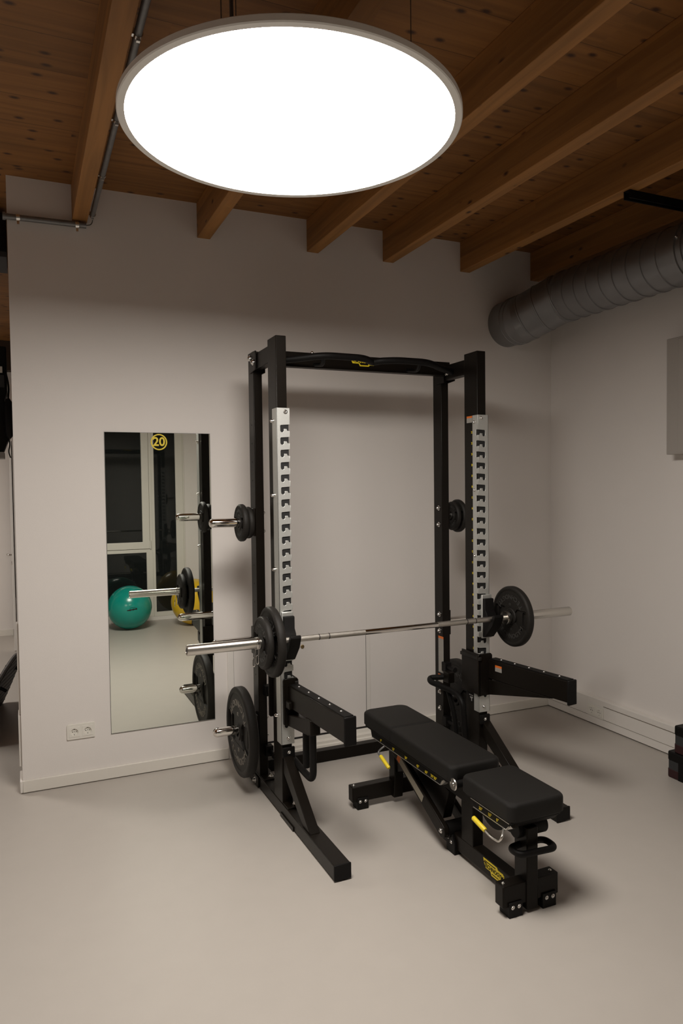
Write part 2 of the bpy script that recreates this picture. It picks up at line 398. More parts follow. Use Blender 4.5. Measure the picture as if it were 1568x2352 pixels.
prism(b, [(WY, 0), (WY - .075, 0), (WY - .075, .012), (WY - .060, .016), (WY - .060, .032), (WY - .030, .036), (WY - .026, .050), (WY, .054)], 'x', 1.138, 2.06)
obj('stepped_threshold', b, TRIM, dr)
# wall trunking on the right
tr = thing('trim_9', (3.53, 2, 0), kind='structure', label='white cable trunking along the foot of the right wall')
b = bx(3.512, RX, NY, WY - .014, .006, .185); obj('trunking_body', b, TRIMW, tr, bevel=.004)
b = B(); box(b, 3.5095, 3.512, NY, 3.652, .146, .149); box(b, 3.5105, 3.512, NY, WY - .02, .0575, .0590); obj('trunking_seam', b, mat('seam_line', (.18, .15, .12), .8), tr)

def socket(name, label, frame, origin, right, up, nrm, w=.148, h=.083, deep=.008, plate=True):
    """schuko double socket; frame axes"""
    R, U, Nn = Vector(right), Vector(up), Vector(nrm); O = Vector(origin)
    t = thing(name, O, label, 'socket')
    Mx = Matrix(((R.x, U.x, Nn.x, O.x), (R.y, U.y, Nn.y, O.y), (R.z, U.z, Nn.z, O.z), (0, 0, 0, 1)))
    b = prism(B(), rrect(-w / 2, w / 2, -h / 2, h / 2, .006), 'z', 0, deep, mtx=Mx, holes=[circ(-w / 4 + .002, -.001, .0195), circ(w / 4 - .002, -.001, .0195)])
    obj('cover_plate', b, WHITEP, t, bevel=.0025)
    for s in (-1, 1):
        cx = s * (w / 4 - .002)
        b = prism(B(), rrect(cx - .0285, cx + .0285, -.029, .027, .003), 'z', deep, deep + .002, mtx=Mx, holes=[circ(cx, -.001, .0190)])
        ins = obj('socket_insert', b, WHITEP, t, bevel=.0005)
        b = prism(B(), circ(cx, -.001, .0195), 'z', .0004, .0020, mtx=Mx); obj('socket_cup', b, WHITEP, ins)
        b = B()
        for px, pz in ((-.0095, 0), (.0095, 0), (0, .014), (0, -.016), (0, .001)):
            prism(b, circ(cx + px, -.001 + pz, .0026 if px else .0022, 10), 'z', .0022, .0026, mtx=Mx)
        obj('socket_hole', b, HOLE, ins)
    return t
socket('wall_socket', 'white double wall socket to the lower left of the mirror', None, (.261, WY, .298), (1, 0, 0), (0, 0, 1), (0, -1, 0))
socket('trunking_socket', 'white double socket set in the trunking on the right wall', None, (3.511, 3.725, .097), (0, -1, 0), (0, 0, 1), (-1, 0, 0), h=.078, deep=.003)

# mirror
mt = thing('wall_mirror', (.72, WY, .259), 'tall frameless wall mirror with a yellow number 20 badge', 'mirror')
obj('mirror_glass', bx(.423, 1.018, WY - .006, WY - .001, .259, 1.963), [MIRROR], mt)
b = B(); box(b, .4215, .423, WY - .0062, WY, .257, 1.9645); box(b, 1.018, 1.0195, WY - .0062, WY, .257, 1.9645); box(b, .4215, 1.0195, WY - .0062, WY, .257, .259); box(b, .4215, 1.0195, WY - .0062, WY, 1.963, 1.9645)
obj('mirror_edge', b, mat('mirror_edge', (.12, .13, .12), .4), mt)
b = prism(B(), circ(.722, 1.911, .0465, 48), 'y', WY - .0075, WY - .0062, holes=[circ(.722, 1.911, .0395, 48)])
text(b, '20', .070, (.722, WY - .0068, 1.911), (1, 0, 0), (0, 0, 1), extrude=.0005, bold=.0016)
obj('number_badge', b, YDECAL, mt, label='yellow number 20 in a ring')

# ================================================================== LAMP
LX, LY, LZ = .761, 2.050, 2.706
def round_lamp(c, label, cord=True):
    cx, cy, cz = c
    t = thing('pendant_lamp', (cx, cy, cz), label, 'lamp', group='round pendant lamps')
    b = B()
    lathe(b, [(.006, .4765), (0, .480), (-.001, .499), (.002, .502), (.017, .502), (.020, .499), (.021, .40), (.021, 0)], (cx, cy, cz), 'z', 128)
    lathe(b, [(.0065, .482), (.013, .482), (.013, 0)], (cx, cy, cz), 'z', 128)
    obj('lamp_housing', b, LAMPF, t, smooth=35)
    b = B(); n = 128
    vs = [b.verts.new((cx + .4775 * math.cos(2 * PI * k / n), cy + .4775 * math.sin(2 * PI * k / n), cz + .006)) for k in range(n)]
    b.faces.new(vs[::-1])
    o = obj('diffuser', b, EMIT, t)
    for k, a in enumerate((-.35, 1.75, 3.85)):
        px, py = cx + .36 * math.cos(a), cy + .36 * math.sin(a)
        b = B(); tube(b, [(px, py, cz + .020), (px, py, CZ)], .0016, 6); obj('suspension_cable', b, CABLE, t)
    if cord:
        b = B(); tube(b, [(cx - .16, cy + .06, cz + .020), (cx - .165, cy + .06, CZ)], .006, 8); obj('power_cord', b, CABLE, t)
    return t
round_lamp((LX, LY, LZ), 'large round white pendant lamp, lit, hanging above the rack')
round_lamp((-2.1, 6.3, 2.75), 'added second round pendant lamp lighting the neighbouring room, outside the picture')  # added unseen lamp that brightens the left edge

# ================================================================== DUCT, PIPES, RAIL, CABINET
dct = thing('ventilation_duct', (3.30, 2.0, 2.873), 'round galvanised spiral air duct running from the back wall to the right', 'duct')
path = [(3.165, WY + .02, 2.775), (3.165, WY - .13, 2.775), (3.17, WY - .17, 2.777), (3.235, WY - .35, 2.83), (3.290, WY - .46, 2.868), (3.30, WY - .52, 2.873), (3.30, NY + .03, 2.873)]
b = B()
pp = []; rr = []
def seg_pts(a, c, step, r, seam):
    a = Vector(a); c = Vector(c); n = max(1, int((c - a).length / step))
    for k in range(n + 1):
        p = a.lerp(c, k / n)
        d = (c - a).normalized() * .006
        pp.extend([p - d * 3, p - d, p - d * .6, p + d * .6, p + d, p + d * 3]); rr.extend([r, r, r + seam, r + seam, r, r])
R0 = .158
tube(b, [path[0], path[1]], R0, 56)
obj('wall_collar', b, GALV, dct)
pp = []; rr = []
seg_pts((3.165, WY - .12, 2.775), (3.167, WY - .16, 2.776), .05, R0 + .004, .004)
seg_pts((3.19, WY - .21, 2.79), (3.28, WY - .42, 2.865), .10, R0 + .003, .003)
b = B(); tube(b, pp, rr, 56); obj('elbow', b, GALV, dct, smooth=22)
pp = []; rr = []
seg_pts((3.30, WY - .49, 2.873), (3.30, NY + .03, 2.873), .105, R0 + .002, .0050)
b = B(); tube(b, pp, rr, 56); obj('spiral_pipe', b, GALV, dct, smooth=22)
b = B(); tube(b, [(3.30, WY - .50, 2.873), (3.30, WY - .495, 2.873), (3.30, WY - .475, 2.873), (3.30, WY - .47, 2.873)], [R0 + .002, R0 + .009, R0 + .009, R0 + .002], 56)
obj('duct_coupling', b, GALV, dct, smooth=50)
b = B()
for y in (2.735, 2.775): tube(b, [(3.30, y - .011, 2.873), (3.30, y - .008, 2.873), (3.30, y + .008, 2.873), (3.30, y + .011, 2.873)], [R0 + .002, R0 + .009, R0 + .009, R0 + .002], 56)
obj('pipe_clamp', b, GALV, dct, smooth=50)
b = B(); bolt(b, (3.30 - R0 * .93, 2.755, 2.873 + .045), 'x', -1, .009, .012); obj('clamp_screw', b, BOLT, dct)
b = B(); tube(b, [(3.30, 2.755, 2.873 + R0), (3.30, 2.755, 3.075)], .004, 8); obj('hanger_rod', b, PIPE, dct)
# rail across the beams
rl = thing('mounting_rail', (3.1, 2.755, 3.085), 'short dark slotted mounting rail under the beams above the duct', 'rail')
b = B(); prism(b, [(2.735, 3.064), (2.742, 3.064), (2.742, 3.098), (2.768, 3.098), (2.768, 3.064), (2.775, 3.064), (2.775, 3.104), (2.735, 3.104)], 'x', 2.80, RX - .01); obj('rail_channel', b, BLACKM, rl)
b = B(); bolt(b, (2.83, 2.755, 3.098), 'z', -1, .008, .02); obj('rail_bolt', b, BOLT, rl)
# pipes
pz = 3.135; px0 = .383
p1 = thing('steel_conduit', (px0, 2, pz), 'grey steel conduit running along the leftmost ceiling beam', 'pipe')
b = B(); tube(b, [(px0, NY + .01, pz), (px0, WY - .04, pz)], .0135, 16); obj('conduit_tube', b, PIPE, p1)
for y in (.6, 1.5, 2.47, 3.06, 3.62, 4.16):
    b = B(); tube(b, [(px0, y - .009, pz), (px0, y + .009, pz)], .0165, 16); box(b, .356, .372, y - .008, y + .008, pz - .008, pz + .012); box(b, px0 - .006, px0 + .006, y - .006, y + .006, pz - .026, pz - .013)
    obj('conduit_clip', b, BOLT, p1)
p2 = thing('wall_conduit', (.16, WY - .03, 3.08), 'short grey steel conduit across the top left of the wall', 'pipe')
b = B(); tube(b, [(-.050, WY - .03, 3.079), (.352, WY - .03, 3.084)], .0155, 16); tube(b, [(-.062, WY - .03, 3.080), (-.048, WY - .03, 3.080)], .020, 16); obj('conduit_tube', b, PIPE, p2)
for x in (.012, .305):
    b = B(); tube(b, [(x - .009, WY - .03, 3.08), (x + .009, WY - .03, 3.081)], .0185, 16); box(b, x - .008, x + .008, WY - .013, WY, 3.075, 3.087); box(b, x - .006, x + .006, WY - .036, WY - .024, 3.045, 3.063)
    obj('conduit_clip', b, BOLT, p2)
b = B(); tube(b, rounded([(px0, WY - .045, pz), (px0 + .004, WY - .02, pz - .02), (px0 - .005, WY - .02, pz - .04), (.350, WY - .03, 3.084)], .03), .0025, 8)
obj('loose_cable', b, CABLE, p2)
# electrical cabinet
cb = thing('electrical_cabinet', (3.51, 2.8, 1.805), 'flat grey cabinet mounted high on the right wall', 'cabinet')
obj('cabinet_body', bx(3.46, RX - .0005, 2.35, 3.098, 1.805, 2.477), CAB, cb, bevel=.003)
obj('cabinet_door', bx(3.457, 3.46, 2.37, 3.015, 1.815, 2.467), CAB, cb, bevel=.002)

# ================================================================== HALF RACK
RL0, RL1 = 1.139, 1.193      # left uprights x
RR0, RR1 = 2.306, 2.362      # right uprights x
FY0, FY1 = 3.344, 3.472      # front uprights y
BY0, BY1 = 3.718, 3.811      # rear uprights y
rk = thing('half_rack', (1.75, 3.4, 0), 'tall black steel half rack with silver notched front channels', 'squat rack')
for x0, x1 in ((RL0, RL1), (RR0, RR1)):
    u = obj('front_upright', bx(x0, x1, FY0, FY1, .069, 2.382), BLACK, rk, bevel=.003)
    u = obj('rear_upright', bx(x0, x1 - .006, BY0, BY1, .069, 2.369), BLACK, rk, bevel=.003)
    b = B()
    for z in (.62, 1.02, 1.12, 1.22, 1.68, 1.78, 1.88, 1.98): prism(b, circ(BY0 + .045, z, .005, 10), 'x', x0 - .0006, x0)
    obj('bolt_hole', b, HOLE, u)
    obj('side_tube', bx(x0 + .003, x1 - .003, FY1, BY0 + .02, 2.268, 2.352), BLACK, rk, bevel=.003)
    s = 1 if x0 < 1.7 else -1
    xo = x0 if s == 1 else x1
    b = B(); prism(b, [(BY0 - .06, 2.362), (BY0 + .07, 2.362), (BY0 + .05, 2.255), (BY0 - .055, 2.262)], 'x', xo - .008 * s, xo, mi=0)
    c = obj('corner_plate', b, BLACK, rk, bevel=.002)
    b = B()
    for y, z in ((BY0 + .035, 2.335), (BY0 - .025, 2.305)): bolt(b, (xo - .008 * s, y, z), 'x', -s, .013, .010)
    obj('bolt', b, BOLT, c)
    xi = x1 - .006 if s == 1 else x0
    b = B(); box(b, xi, xi + .006 * s if s == 1 else xi - .006, BY0 - .04, BY0 + .06, 2.25, 2.37); obj('inner_gusset', b, BLACK, rk)
# cross beam with pull-up bar
cbm = obj('cross_beam', bx(RL1 - .02, RR0 + .02, 3.650, 3.700, 2.288, 2.368), BLACK, rk, bevel=.003)
# logo on the beam: yellow outline plaque
def logo(b, O, R, U, w, h, mi_y=0, mi_k=1, outline=False):
    O, R, U = Vector(O), Vector(R), Vector(U); Nn = R.cross(U)
    Mx = Matrix(((R.x, U.x, Nn.x, O.x), (R.y, U.y, Nn.y, O.y), (R.z, U.z, Nn.z, O.z), (0, 0, 0, 1)))
    S = [(-.5, .5), (.17, .5), (.21, .34), (.44, .34), (.47, .26), (.5, .26), (.5, -.28), (.47, -.36), (.30, -.36), (.26, -.5), (-.10, -.5), (-.15, -.22), (-.40, -.22), (-.46, .12)]
    S = [(p[0] * w, p[1] * h) for p in S]
    prism(b, S, 'z', 0, .0008, mtx=Mx, mi=mi_y)
    prism(b, [(-.44 * w, .36 * h), (.10 * w, .36 * h), (.10 * w, .28 * h), (-.44 * w, .28 * h)], 'z', .0008, .0012, mtx=Mx, mi=mi_k)
    prism(b, [(-.08 * w, -.30 * h), (.24 * w, -.30 * h), (.24 * w, -.37 * h), (-.08 * w, -.37 * h)], 'z', .0008, .0012, mtx=Mx, mi=mi_k)
    if outline:
        S2 = [(p[0] * .86, p[1] * .62) for p in S]; prism(b, S2, 'z', .0008, .0011, mtx=Mx, mi=mi_k)
    n0 = len(b.faces)
    text(b, 'T', h * .62, O + R * (-.40 * w) + U * (.0 * h) + Nn * .0012, R, U, .0003, .0006, mi=(mi_y if outline else mi_k), wscale=1.0)
    text(b, 'ECHNOGY', h * .44, O + R * (-.005 * w) + U * (.0 * h) + Nn * .0012, R, U, .0003, .0006, mi=(mi_y if outline else mi_k), wscale=w / h * .335)
    text(b, 'M', h * .44, O + R * (.41 * w) + U * (-.03 * h) + Nn * .0012, R, U, .0003, .0006, mi=(mi_y if outline else mi_k), wscale=w / h * .335)
b = B(); logo(b, (1.752, 3.6495, 2.337), (1, 0, 0), (0, 0, 1), .150, .050, outline=True)
obj('beam_logo', b, [YDECAL, BLACKM], cbm, label='yellow maker logo')
pb = []
for x, y in ((1.20, 3.60), (1.30, 3.56), (1.42, 3.49), (1.48, 3.475), (1.66, 3.475), (1.72, 3.50), (1.755, 3.535), (1.79, 3.50), (1.88, 3.475), (2.05, 3.475), (2.12, 3.50), (2.20, 3.55), (2.31, 3.60)):
    pb.append((x, y, 2.302 + (3.60 - y) * .18))
b = B(); tube(b, rounded(pb, .04), .0185, 14); obj('pull_up_bar', b, BLACKM, rk, label='wavy black pull-up bar')
for x in (1.445, 2.02):
    b = B(); tube(b, rounded([(x, 3.475, 2.322), (x + .02, 3.53, 2.285), (x + .02, 3.65, 2.305)], .05), .011, 12); obj('pull_up_bracket', b, BLACKM, rk)
    b = B(); bolt(b, (x + .01, 3.66, 2.368), 'z', 1, .008, .008); obj('bolt', b, BOLT, rk)
b = B(); bolt(b, (2.300, 3.64, 2.300), 'y', -1, .013, .012); obj('bolt', b, BOLT, rk)
# base
FTL = (RL0 - .002, 1.213); FTR = (2.318, 2.396)
for (x0, x1), y0 in ((FTL, 2.690), (FTR, 2.712)):
    s = 1 if x0 < 1.7 else -1
    ft = obj('foot_tube', bx(x0, x1, y0 + .008, 3.975, .008, .069), BLACK, rk, bevel=.003)
    b = bx(x0 - .001, x1 + .001, y0, y0 + .010, .006, .071); obj('foot_end_cap', b, BLACKM, ft, bevel=.002)
    b = B(); box(b, x0 + .006, x1 - .006, y0 + .02, y0 + .09, 0, .010); box(b, x0 + .006, x1 - .006, 3.86, 3.93, 0, .010); obj('rubber_pad', b, RUBBER, ft)
    xo = x0 if s == 1 else x1
    b = bx(min(xo, xo - .008 * s), max(xo, xo - .008 * s), 3.725, 3.92, .006, .062); sp_ = obj('side_plate', b, BLACK, rk, bevel=.002)
    b = B(); bolt(b, (xo - .008 * s, 3.77, .036), 'x', -s, .013, .012); bolt(b, (xo - .008 * s, 3.87, .036), 'x', -s, .013, .012); obj('bolt', b, BOLT, sp_)
    b = bx(min(xo, xo - .005 * s), max(xo, xo - .005 * s), 3.18, 3.365, .004, .022); obj('floor_bracket', b, BLACK, rk)
    # flanges
    b = B(); box(b, x0 + .004, x1 - .002, FY0 - .075, FY1 + .06, .069, .076); fl = obj('front_flange', b, BLACK, rk, bevel=.001)
    b = B(); bolt(b, (x0 + .052, FY0 - .045, .076), 'z', 1, .011, .016); bolt(b, (x0 + .062, FY0 + .10, .076), 'z', 1, .011, .016); obj('bolt', b, BOLT, fl)
    b = B(); box(b, x0 + .004, x1 + .0, BY0 - .07, BY1 + .05, .069, .076); fl = obj('rear_flange', b, BLACK, rk, bevel=.001)
    b = B(); bolt(b, (x0 + .05, BY0 - .045, .076), 'z', 1, .011, .018); obj('bolt', b, BOLT, fl)
    # diagonal brace in front of the upright
    bx0, bx1 = (x0 + .008, x0 + .058)
    b = prism(B(), [(3.342, .312), (3.342, .225), (3.080, .069), (2.985, .069), (3.335, .312)], 'x', bx0, bx1); obj('diagonal_brace', b, BLACK, rk, bevel=.003)
    ux0 = RL0 if s == 1 else RR0
    b = bx(ux0 + .002, ux0 + .064, 3.330, 3.345, .300, .352); cp_ = obj('brace_plate', b, BLACKM, rk, bevel=.002)
    b = B(); bolt(b, (ux0 + .032, 3.330, .328), 'y', -1, .007, .006); obj('screw', b, BOLT, cp_)
obj('rear_cross_tube', bx(1.213, 2.318, 3.920, 3.975, .002, .069), BLACK, rk, bevel=.003)
# rear hooks between the uprights
for z in (.545, .215):
    b = B(); box(b, RL1 - .03, RL1 + .012, BY0 - .045, BY0, z - .028, z + .028); tube(b, [(RL1 - .008, BY0 - .04, z), (RL1 - .008, BY0 - .11, z), (RL1 - .008, BY0 - .12, z)], [.013, .013, .017], 12)
    obj('band_peg', b, BLACKM, rk, bevel=.002)
    b = B(); box(b, RR0 - .012, RR0 + .03, BY0 - .045, BY0, z - .028, z + .028); tube(b, [(RR0 + .008, BY0 - .04, z), (RR0 + .008, BY0 - .11, z), (RR0 + .008, BY0 - .12, z)], [.013, .013, .017], 12)
    obj('band_peg', b, BLACKM, rk, bevel=.002)

# notched channels; inner side: + for the left upright, - for the right
def channel(x0, x1, s):
    fy = 3.334; th = .004; zt, zb = 2.029, .368
    xi, xo = (x1, x0) if s == 1 else (x0, x1)
    pts = [(xo, zb), (xo, zt), (xi, zt)]
    fl = [(fy, zt)]
    for k in range(25):
        z = 1.948 - .0608 * k
        N_ = [(0, 0), (.046, -.003), (.049, -.007), (.049, -.030), (.046, -.036), (.040, -.038), (.034, -.036), (.031, -.030), (.031, -.021), (.016, -.021), (.013, -.030), (0, -.030)]
        for a, c in N_: pts.append((xi - s * a, z + c))
        fl += [(fy - .001, z), (fy + .018, z), (fy + .018, z - .004), (fy + .018, z - .032), (fy - .001, z - .032)]
    pts.append((xi, zb)); fl += [(fy, zb), (fy + .052, zb + .0), (fy + .052, zt)]
    b = B(); prism(b, pts, 'y', fy, fy + th)
    a0, a1 = sorted((xi, xi - s * th)); prism(b, fl, 'x', a0, a1)
    a0, a1 = sorted((xo, xo + s * th)); box(b, a0, a1, fy, fy + .068, zb, zt)
    c = obj('notched_channel', b, ZINC, rk, bevel=.0012, label='silver notched channel')
    b = bx(min(xi - s * .056, xi - s * .006), max(xi - s * .056, xi - s * .006), fy + .0045, fy + .0095, zb + .02, 1.96); obj('channel_backing', b, HOLE, c)
    b = B()
    bolt(b, (xi - s * .022, fy, zt - .019), 'y', -1, .0085, .006); bolt(b, (xi - s * .03, fy, zb + .030), 'y', -1, .0085, .006)
    obj('bolt', b, BOLT, c)
    b = B()
    for z in (1.968, 1.602, 1.234, .504): bolt(b, (xo, fy + .052, z), 'x', -s, .010, .013); 
    obj('side_bolt', b, BOLT, c)
    b = B()
    for z in (1.990, 1.612, 1.245, .62): bolt(b, (xi, fy + .034, z), 'x', s, .008, .006)
    obj('side_bolt', b, BOLT, c)
    return c
channel(1.1345, 1.2025, 1)
channel(2.3015, 2.3720, -1)
# numbers beside the right channel
b = B()
for k in range(23):
    z = 1.935 - .0608 * k
    text(b, str(23 - k), .017, (RR0 - .0008, 3.395, z), (0, -1, 0), (0, 0, 1), .0003, .0004)
obj('notch_numbers', b, YDECAL, rk, label='small yellow notch numbers')
# stickers
def sticker(b, x, y0, y1, z0, z1, head, rows=0, nx=-1):
    """on an x-facing face, nx side; material 0 paper 1 orange 2 dark"""
    e = .0008 * nx
    box(b, min(x, x + e), max(x, x + e), y0, y1, z0, z1 - head, mi=0)
    box(b, min(x, x + e), max(x, x + e), y0, y1, z1 - head, z1, mi=1)
    for k in range(rows):
        z = z0 + (z1 - head - z0) * (k + .7) / (rows + .5)
        box(b, min(x + e, x + e * 1.4), max(x + e, x + e * 1.4), y0 + .004, y1 - .004 - .01 * random.random(), z - .0012, z + .0012, mi=2)
STK = [PAPER, ORANGE, PAPERD]
b = B(); sticker(b, RR0, 3.394, 3.447, 1.991, 2.028, .011, 3); obj('warning_sticker', b, STK, rk, label='small orange headed warning sticker')
b = B(); sticker(b, RR0, 3.713, 3.770, .500, .722, .014, 26); obj('instruction_sticker', b, STK, rk, label='long grey instruction sticker with orange header')
b = B(); sticker(b, RR0, 3.722, 3.775, .440, .487, .014, 3); obj('warning_sticker', b, STK, rk)
b = B(); box(b, RR0 - .0008, RR0, 3.394, 3.447, .405, .455, mi=2)
prism(b, [(3.402, .437), (3.432, .434), (3.428, .428), (3.420, .428), (3.418, .412), (3.412, .412), (3.412, .428), (3.405, .430)], 'x', RR0 - .0012, RR0 - .0008)
for k in range(3): box(b, RR0 - .0012, RR0 - .0008, 3.402 + .014 * k, 3.410 + .014 * k, .442, .448)
obj('pictogram_sticker', b, [PAPER, ORANGE, BLACKM], rk)
b = B(); box(b, FTR[0] - .0008, FTR[0], 2.735, 2.785, .026, .060); obj('white_sticker', b, PAPER, rk)
# storage pegs
def peg(x, s, z, xtip):
    p0 = thing_part('storage_peg', None)
def storage_peg(s, z, xtip):
    xo = RL0 if s == -1 else RR1 - .006
    y = 3.765
    b = B(); box(b, min(xo, xo + s * .010), max(xo, xo + s * .010), y - .042, y + .042, z - .075, z + .075)
    br = obj('peg_bracket', b, BLACK, rk, bevel=.003)
    prof = [(0, .0245), (abs(xtip - xo) - .024, .0245)] + [(abs(xtip - xo) - .024 + .024 * math.sin(a), .0245 * math.cos(a)) for a in (.3, .6, .9, 1.2, 1.4)] + [(abs(xtip - xo), 0)]
    b = B(); lathe(b, prof, (xo + s * .004, y, z), 'x', 32, 0, s); obj('storage_peg', b, CHROME, br)
    xi = RL1 - .006 if s == -1 else RR0
    b = B(); bolt(b, (xi, y - .012, z + .049), 'x', -s, .0115, .012); bolt(b, (xi, y - .012, z - .051), 'x', -s, .0115, .012); obj('bracket_bolt', b, BOLT, br)
for z, t in ((.330, .899), (.806, .899), (1.455, .897)):
    storage_peg(-1, z, t); storage_peg(1, z, 2.600)

# ================================================================== WEIGHT PLATES
def weight_plate(x0, x1, y, z, R, label, group=None, letter=LETTERD, rot=0., size='large'):
    """disc between x0 and x1; centre y,z"""
    t = thing('weight_plate', ((x0 + x1) / 2, y, z), label, 'weight plate', group)
    cx = (x0 + x1) / 2; h = (x1 - x0) / 2
    rim = .86 * R
    rc, rs_ = math.cos(rot), math.sin(rot)
    Mx = Matrix.Translation((0, y, z)) @ Matrix.Rotation(rot, 4, 'X')
    b = B()
    # rim ring
    e = min(.008, h * .5)
    lathe(b, [(-h + e * .4, rim), (-h, rim + e * .6), (-h, R - e * 1.2), (-h + e * .5, R - e * .4), (-h + e * 1.2, R), (h - e * 1.2, R), (h - e * .5, R - e * .4), (h, R - e * 1.2), (h, rim + e * .6), (h - e * .4, rim), (-h + e * .4, rim)], (cx, y, z), 'x', 72)
    # raised upper and lower fields
    big = R > .14
    ch = .30 * R if big else .30 * R
    def seg(sgn):
        a0 = math.asin(ch / rim); n = 22
        return [(rim * math.cos(a0 + (PI - 2 * a0) * k / n) * 1.0, sgn * rim * math.sin(a0 + (PI - 2 * a0) * k / n)) for k in range(n + 1)]
    hh = h * .82
    for sgn in (1, -1): prism(b, seg(sgn), 'x', cx - hh, cx + hh, mtx=Mx)
    # web with the two grip slots
    g0, g1 = .55 * R, .72 * R; gz = .22 * R
    web = [(rim * math.cos(2 * PI * k / 40), rim * math.sin(2 * PI * k / 40)) for k in range(40)]
    holes = [rrect(g0, g1, -gz, gz, .03 * R, 3), rrect(-g1, -g0, -gz, gz, .03 * R, 3), circ(0, 0, .0262, 28)]
    prism(b, web, 'x', cx - h * .30, cx + h * .30, holes=holes, mtx=Mx)
    prism(b, [(q[0] * .9, q[1] * .9) for q in web], 'x', cx + h * .10, cx + h * .28, holes=[circ(0, 0, .0262, 28)], mtx=Mx)
    # hourglass rib and hub
    hg = []
    for k in range(13):
        v = -ch * 1.02 + 2.04 * ch * k / 12; ww = .24 * R + .10 * R * (abs(v) / ch) ** 2 - .06 * R * (1 - abs(abs(v) / ch - .5) * 2)
        hg.append((ww, v))
    hg2 = hg + [(-a, v) for a, v in hg[::-1]]
    prism(b, hg2, 'x', cx - hh * .93, cx + hh * .93, holes=[circ(0, 0, .0262, 28)], mtx=Mx)
    lathe(b, [(-h, .027), (-h, .042), (-h * .8, .046), (h * .8, .046), (h, .042), (h, .027), (-h, .027)], (cx, y, z), 'x', 36)
    obj('plate_body', b, RUBBER, t, smooth=35)
    # lettering round the face
    word = 'TECHNOGYM'; rt = .66 * R; sz = .21 * R; xf = cx - hh - .0006
    for half in (0, PI):
        b = B()
        for i, chh in enumerate(word):
            a = rot + half + (-PI / 2) + (i - 4) * .25
            # screen right = -y when looking along +x ; up = +z
            u, v = math.cos(a) * rt, math.sin(a) * rt
            upv = (-math.cos(a), -math.sin(a)); rg = (upv[1], -upv[0])
            text(b, chh, sz, (xf, y - u, z + v), (0, -rg[0], rg[1]), (0, -upv[0], upv[1]), .0005, .0006 * R / .24)
        a = rot + half - PI / 2; u, v = math.cos(a) * rt * .62, math.sin(a) * rt * .62
        upv = (-math.cos(a), -math.sin(a)); rg = (upv[1], -upv[0])
        text(b, {'large': '20', 'medium': '10', 'small': '5', 'tiny': '2.5'}[size], sz * .55, (xf, y - u, z + v), (0, -rg[0], rg[1]), (0, -upv[0], upv[1]), .0005, .0003)
        obj('raised_lettering', b, letter, t)
    return t
BARY, BARZ = 3.255, .905
weight_plate(1.046, 1.086, BARY, BARZ, .1675, 'larger black rubber plate on the left end of the barbell', 'plates on the barbell', size='medium')
weight_plate(1.008, 1.042, BARY, BARZ - .001, .125, 'smaller black rubber plate on the left end of the barbell, outside the larger one', 'plates on the barbell', size='small')
weight_plate(2.452, 2.492, BARY, BARZ + .004, .1675, 'black rubber plate on the right end of the barbell', 'plates on the barbell', size='medium', rot=.03)
weight_plate(1.030, 1.082, 3.765, .317, .2400, 'biggest black plate with worn lettering on the lowest left storage peg', 'plates on the storage pegs', LETTER, size='large', rot=.02)
weight_plate(1.056, 1.090, 3.765, 1.453, .101, 'small round plate on the upper left storage peg, outer one', 'plates on the storage pegs', size='tiny')
weight_plate(1.094, 1.124, 3.765, 1.453, .086, 'smallest plate on the upper left storage peg, next to the upright', 'plates on the storage pegs', size='tiny')
weight_plate(2.430, 2.462, 3.765, 1.453, .101, 'small round plate on the upper right storage peg, outer one', 'plates on the storage pegs', size='tiny')
weight_plate(2.394, 2.424, 3.765, 1.453, .088, 'smallest plate on the upper right storage peg, next to the upright', 'plates on the storage pegs', size='tiny')
weight_plate(2.420, 2.470, 3.765, .320, .2400, 'big black plate on the lowest right storage peg behind the rack', 'plates on the storage pegs', size='large')

# ================================================================== BARBELL
bb = thing('barbell', (1.765, BARY, BARZ), 'long chrome barbell resting on the rack hooks', 'barbell')
b = B(); tube(b, [(1.559, BARY, BARZ), (1.984, BARY, BARZ)], .0142, 24); obj('shaft_middle', b, CHROME, bb)
b = B(); tube(b, [(1.110, BARY, BARZ), (1.559, BARY, BARZ)], .0142, 24); tube(b, [(1.984, BARY, BARZ), (2.42, BARY, BARZ)], .0142, 24); obj('knurled_grip', b, KNURL, bb)
b = B()
for x in (1.309, 1.362, 2.168, 2.223): lathe(b, [(-.002, .0140), (-.002, .0148), (.002, .0148), (.002, .0140)], (x, BARY, BARZ), 'x', 24)
obj('grip_mark', b, HOLE, bb)
for s, xa, xe in ((-1, 1.112, .660), (1, 2.415, 2.873)):
    b = B(); L_ = abs(xe - xa)
    lathe(b, [(0, .0142), (0, .0365), (.006, .0385), (.020, .0385), (.026, .034), (.032, .0252), (L_ - .003, .0252), (L_, .0235), (L_, .0215), (L_ - .004, .0205), (L_ - .004, 0)], (xa, BARY, BARZ), 'x', 40, 0, s)
    obj('sleeve', b, STEEL, bb, smooth=35)
    b = B(); lathe(b, [(L_ - .004, .014), (L_ - .0015, .013), (L_ - .0015, 0)], (xa, BARY, BARZ), 'x', 24, 0, s); obj('end_cap', b, BLACKM, bb)
sc = thing('spring_clip', (.995, BARY, BARZ), 'chrome wire spring clip on the left barbell sleeve', 'clip')
b = B(); hp = []
for k in range(3 * 24 + 1):
    a = 2 * PI * k / 24 - PI / 2; hp.append((.985 + .018 * k / 72, BARY + .0275 * math.cos(a), BARZ + .0275 * math.sin(a)))
tube(b, hp, .0019, 8); obj('coil', b, CHROME, sc)
